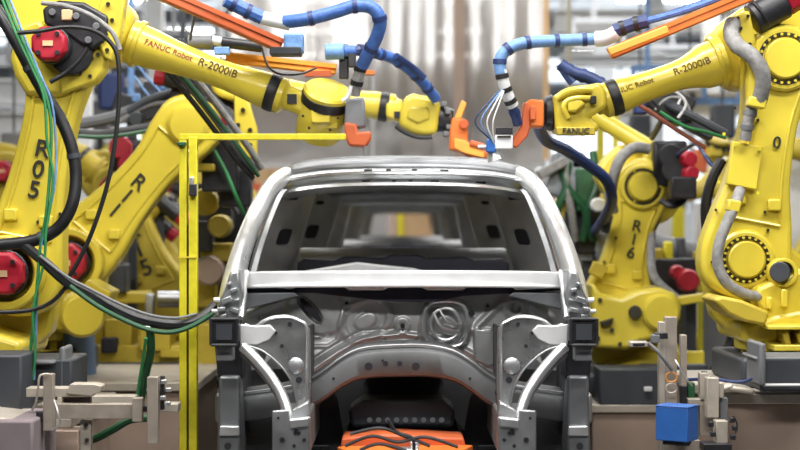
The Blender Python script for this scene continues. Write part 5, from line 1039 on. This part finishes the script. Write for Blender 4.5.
for i in range(16):
    sd = -1 if i % 2 else 1; Yq = 21.5+(i//2 % 4)*3.1; x = sd*(2.9+(i//8)*2.6+(i//2 % 2)*.9); hgt = rr.uniform(1.2, 2.7); wd = rr.uniform(.5, 1.3)
    m_ = rr.choice(['machine', 'ltgrey', 'column', 'yellow2', 'mdgrey', 'bluel', 'woodtan', 'wall'])
    side = 'left' if sd < 0 else 'right'
    t = thing('distant_machine', 'blurred boxy machine with post and crossbar in the far hall, %s side' % side, 'machine', (x, Yq, 0), 'distant machines on the %s side' % side)
    box('body', m_, (x, Yq, hgt/2), (wd, .6, hgt), t, .02); box('top_unit', rr.choice(['ltgrey', 'column', 'dkgrey']), (x+wd*.2, Yq, hgt+.15), (wd*.4, .4, .3), t, .02)
    box('post', rr.choice(['column', 'fence', 'truss']), (x-wd*.6, Yq, 1.7), (.1, .1, 3.4), t); box('crossbar', 'truss', (x, Yq, 3.3), (wd*1.6, .08, .1), t)

# overhead frames and hanging tools in the hall
for i, (x, Yq, z, wd, m_, lab) in enumerate(((3.6, 22, 4.1, 2.6, 'truss', 'white overhead frame highest behind the right forearm'), (5.2, 26, 3.5, 3.2, 'column', 'white overhead frame right of the white roof column'), (3.2, 17.5, 3.05, 1.5, 'bluel', 'pale blue overhead frame above the right robots'), (-3.6, 20, 3.7, 2.2, 'mdgrey', 'grey overhead frame behind the left robots'), (-5.0, 25, 4.4, 3.0, 'truss', 'white overhead frame at upper left'), (-2.5, 15.5, 3.0, 1.2, 'dkgrey', 'dark overhead frame between the two left lower arms'))):
    t = thing('overhead_frame', lab, 'frame rig', (x, Yq, z))
    for dz in (0, .35): box('rail', m_, (x, Yq, z+dz), (wd, .08, .07), t)
    for k in range(5): box('strut', m_, (x-wd/2+wd*k/4, Yq, z+.175), (.05, .06, .35), t)
    for k in (-1, 1): box('hanger', m_, (x+k*wd*.4, Yq, (z+.35+7.3)/2), (.05, .05, 7.3-z-.35), t)
for i, (q, py, Yq, m_, lab) in enumerate(((112, 92, 15.2, 'navy', 'dark blue tool hanging beyond the leftmost robot arm'), (98, 118, 16, 'mdgrey', 'grey tool hanging beside the white square post'), (14, 150, 16, 'mdgrey', 'grey tool hanging behind the left edge of the leftmost arm'), (690, 76, 17, 'column', 'white tool hanging behind the right forearm'), (722, 122, 16, 'dkgrey', 'dark tool hanging left of the right lower arm'), (640, 130, 18, 'dkgrey', 'dark tool hanging above the arm marked R16'))):
    p = W(q, py, Yq); t = thing('hanging_tool', lab, 'tool', p)
    box('body', m_, p, (.22, .2, .34), t, .03); G().cyl(p+Vector((0, 0, .17)), (p.x, Yq, 7.3), .012, seg=8).end('cable', 'dkgrey', t); box('handle', 'dkgrey', p+Vector((.02, 0, -.24)), (.06, .06, .16), t, .01)

# grippers and valve blocks seen small on the robots' dress packs
for i, (q, py, Yq, lab) in enumerate(((160, 96, 12.6, 'dark wire spool unit behind the diagonal grey hoses'), (132, 108, 12.2, 'dark wire junction left of the diagonal grey hoses'))):
    unit('junction_unit', lab, 'machine', [('b', q, py, Yq, 'blackm', (.26, .2, .16), 'body', .3), ('b', q+14, py+8, Yq-.1, 'machine', (.14, .1, .12), 'fitting'), ('b', q-10, py+8, Yq-.1, 'mdgrey', (.1, .1, .1), 'fitting'), ('b', q+4, py-10, Yq-.1, 'bluel', (.06, .06, .06), 'fitting'), ('c', q+8, py+4, Yq-.2, 'white', (.03, .04), 'port'), ('b', q, py+110, Yq, 'dkgrey', (.07, .07, 1.5), 'stand')])

for q in ((303, 116), (309, 128), (330, 130), (338, 118)): G().cyl(W(*q, 8.60), W(*q, 8.57), .008, seg=8).end('bolt', 'bolt', A.root)
for q in ((38, 222), (46, 224), (54, 226), (30, 236), (60, 214)): G().cyl(W(*q, 8.50), W(*q, 8.47), .009, seg=8).end('bolt', 'bolt', A.root)
for q in ((735, 108), (726, 150), (716, 210), (712, 262), (765, 212), (768, 230), (758, 120)): G().cyl(W(*q, 8.50), W(*q, 8.47), .008, seg=8).end('bolt', 'bolt', E.root)
for q in ((628, 255), (604, 262), (616, 238)): G().cyl(W(*q, 10.9), W(*q, 10.87), .010, seg=8).end('bolt', 'bolt', H.root)
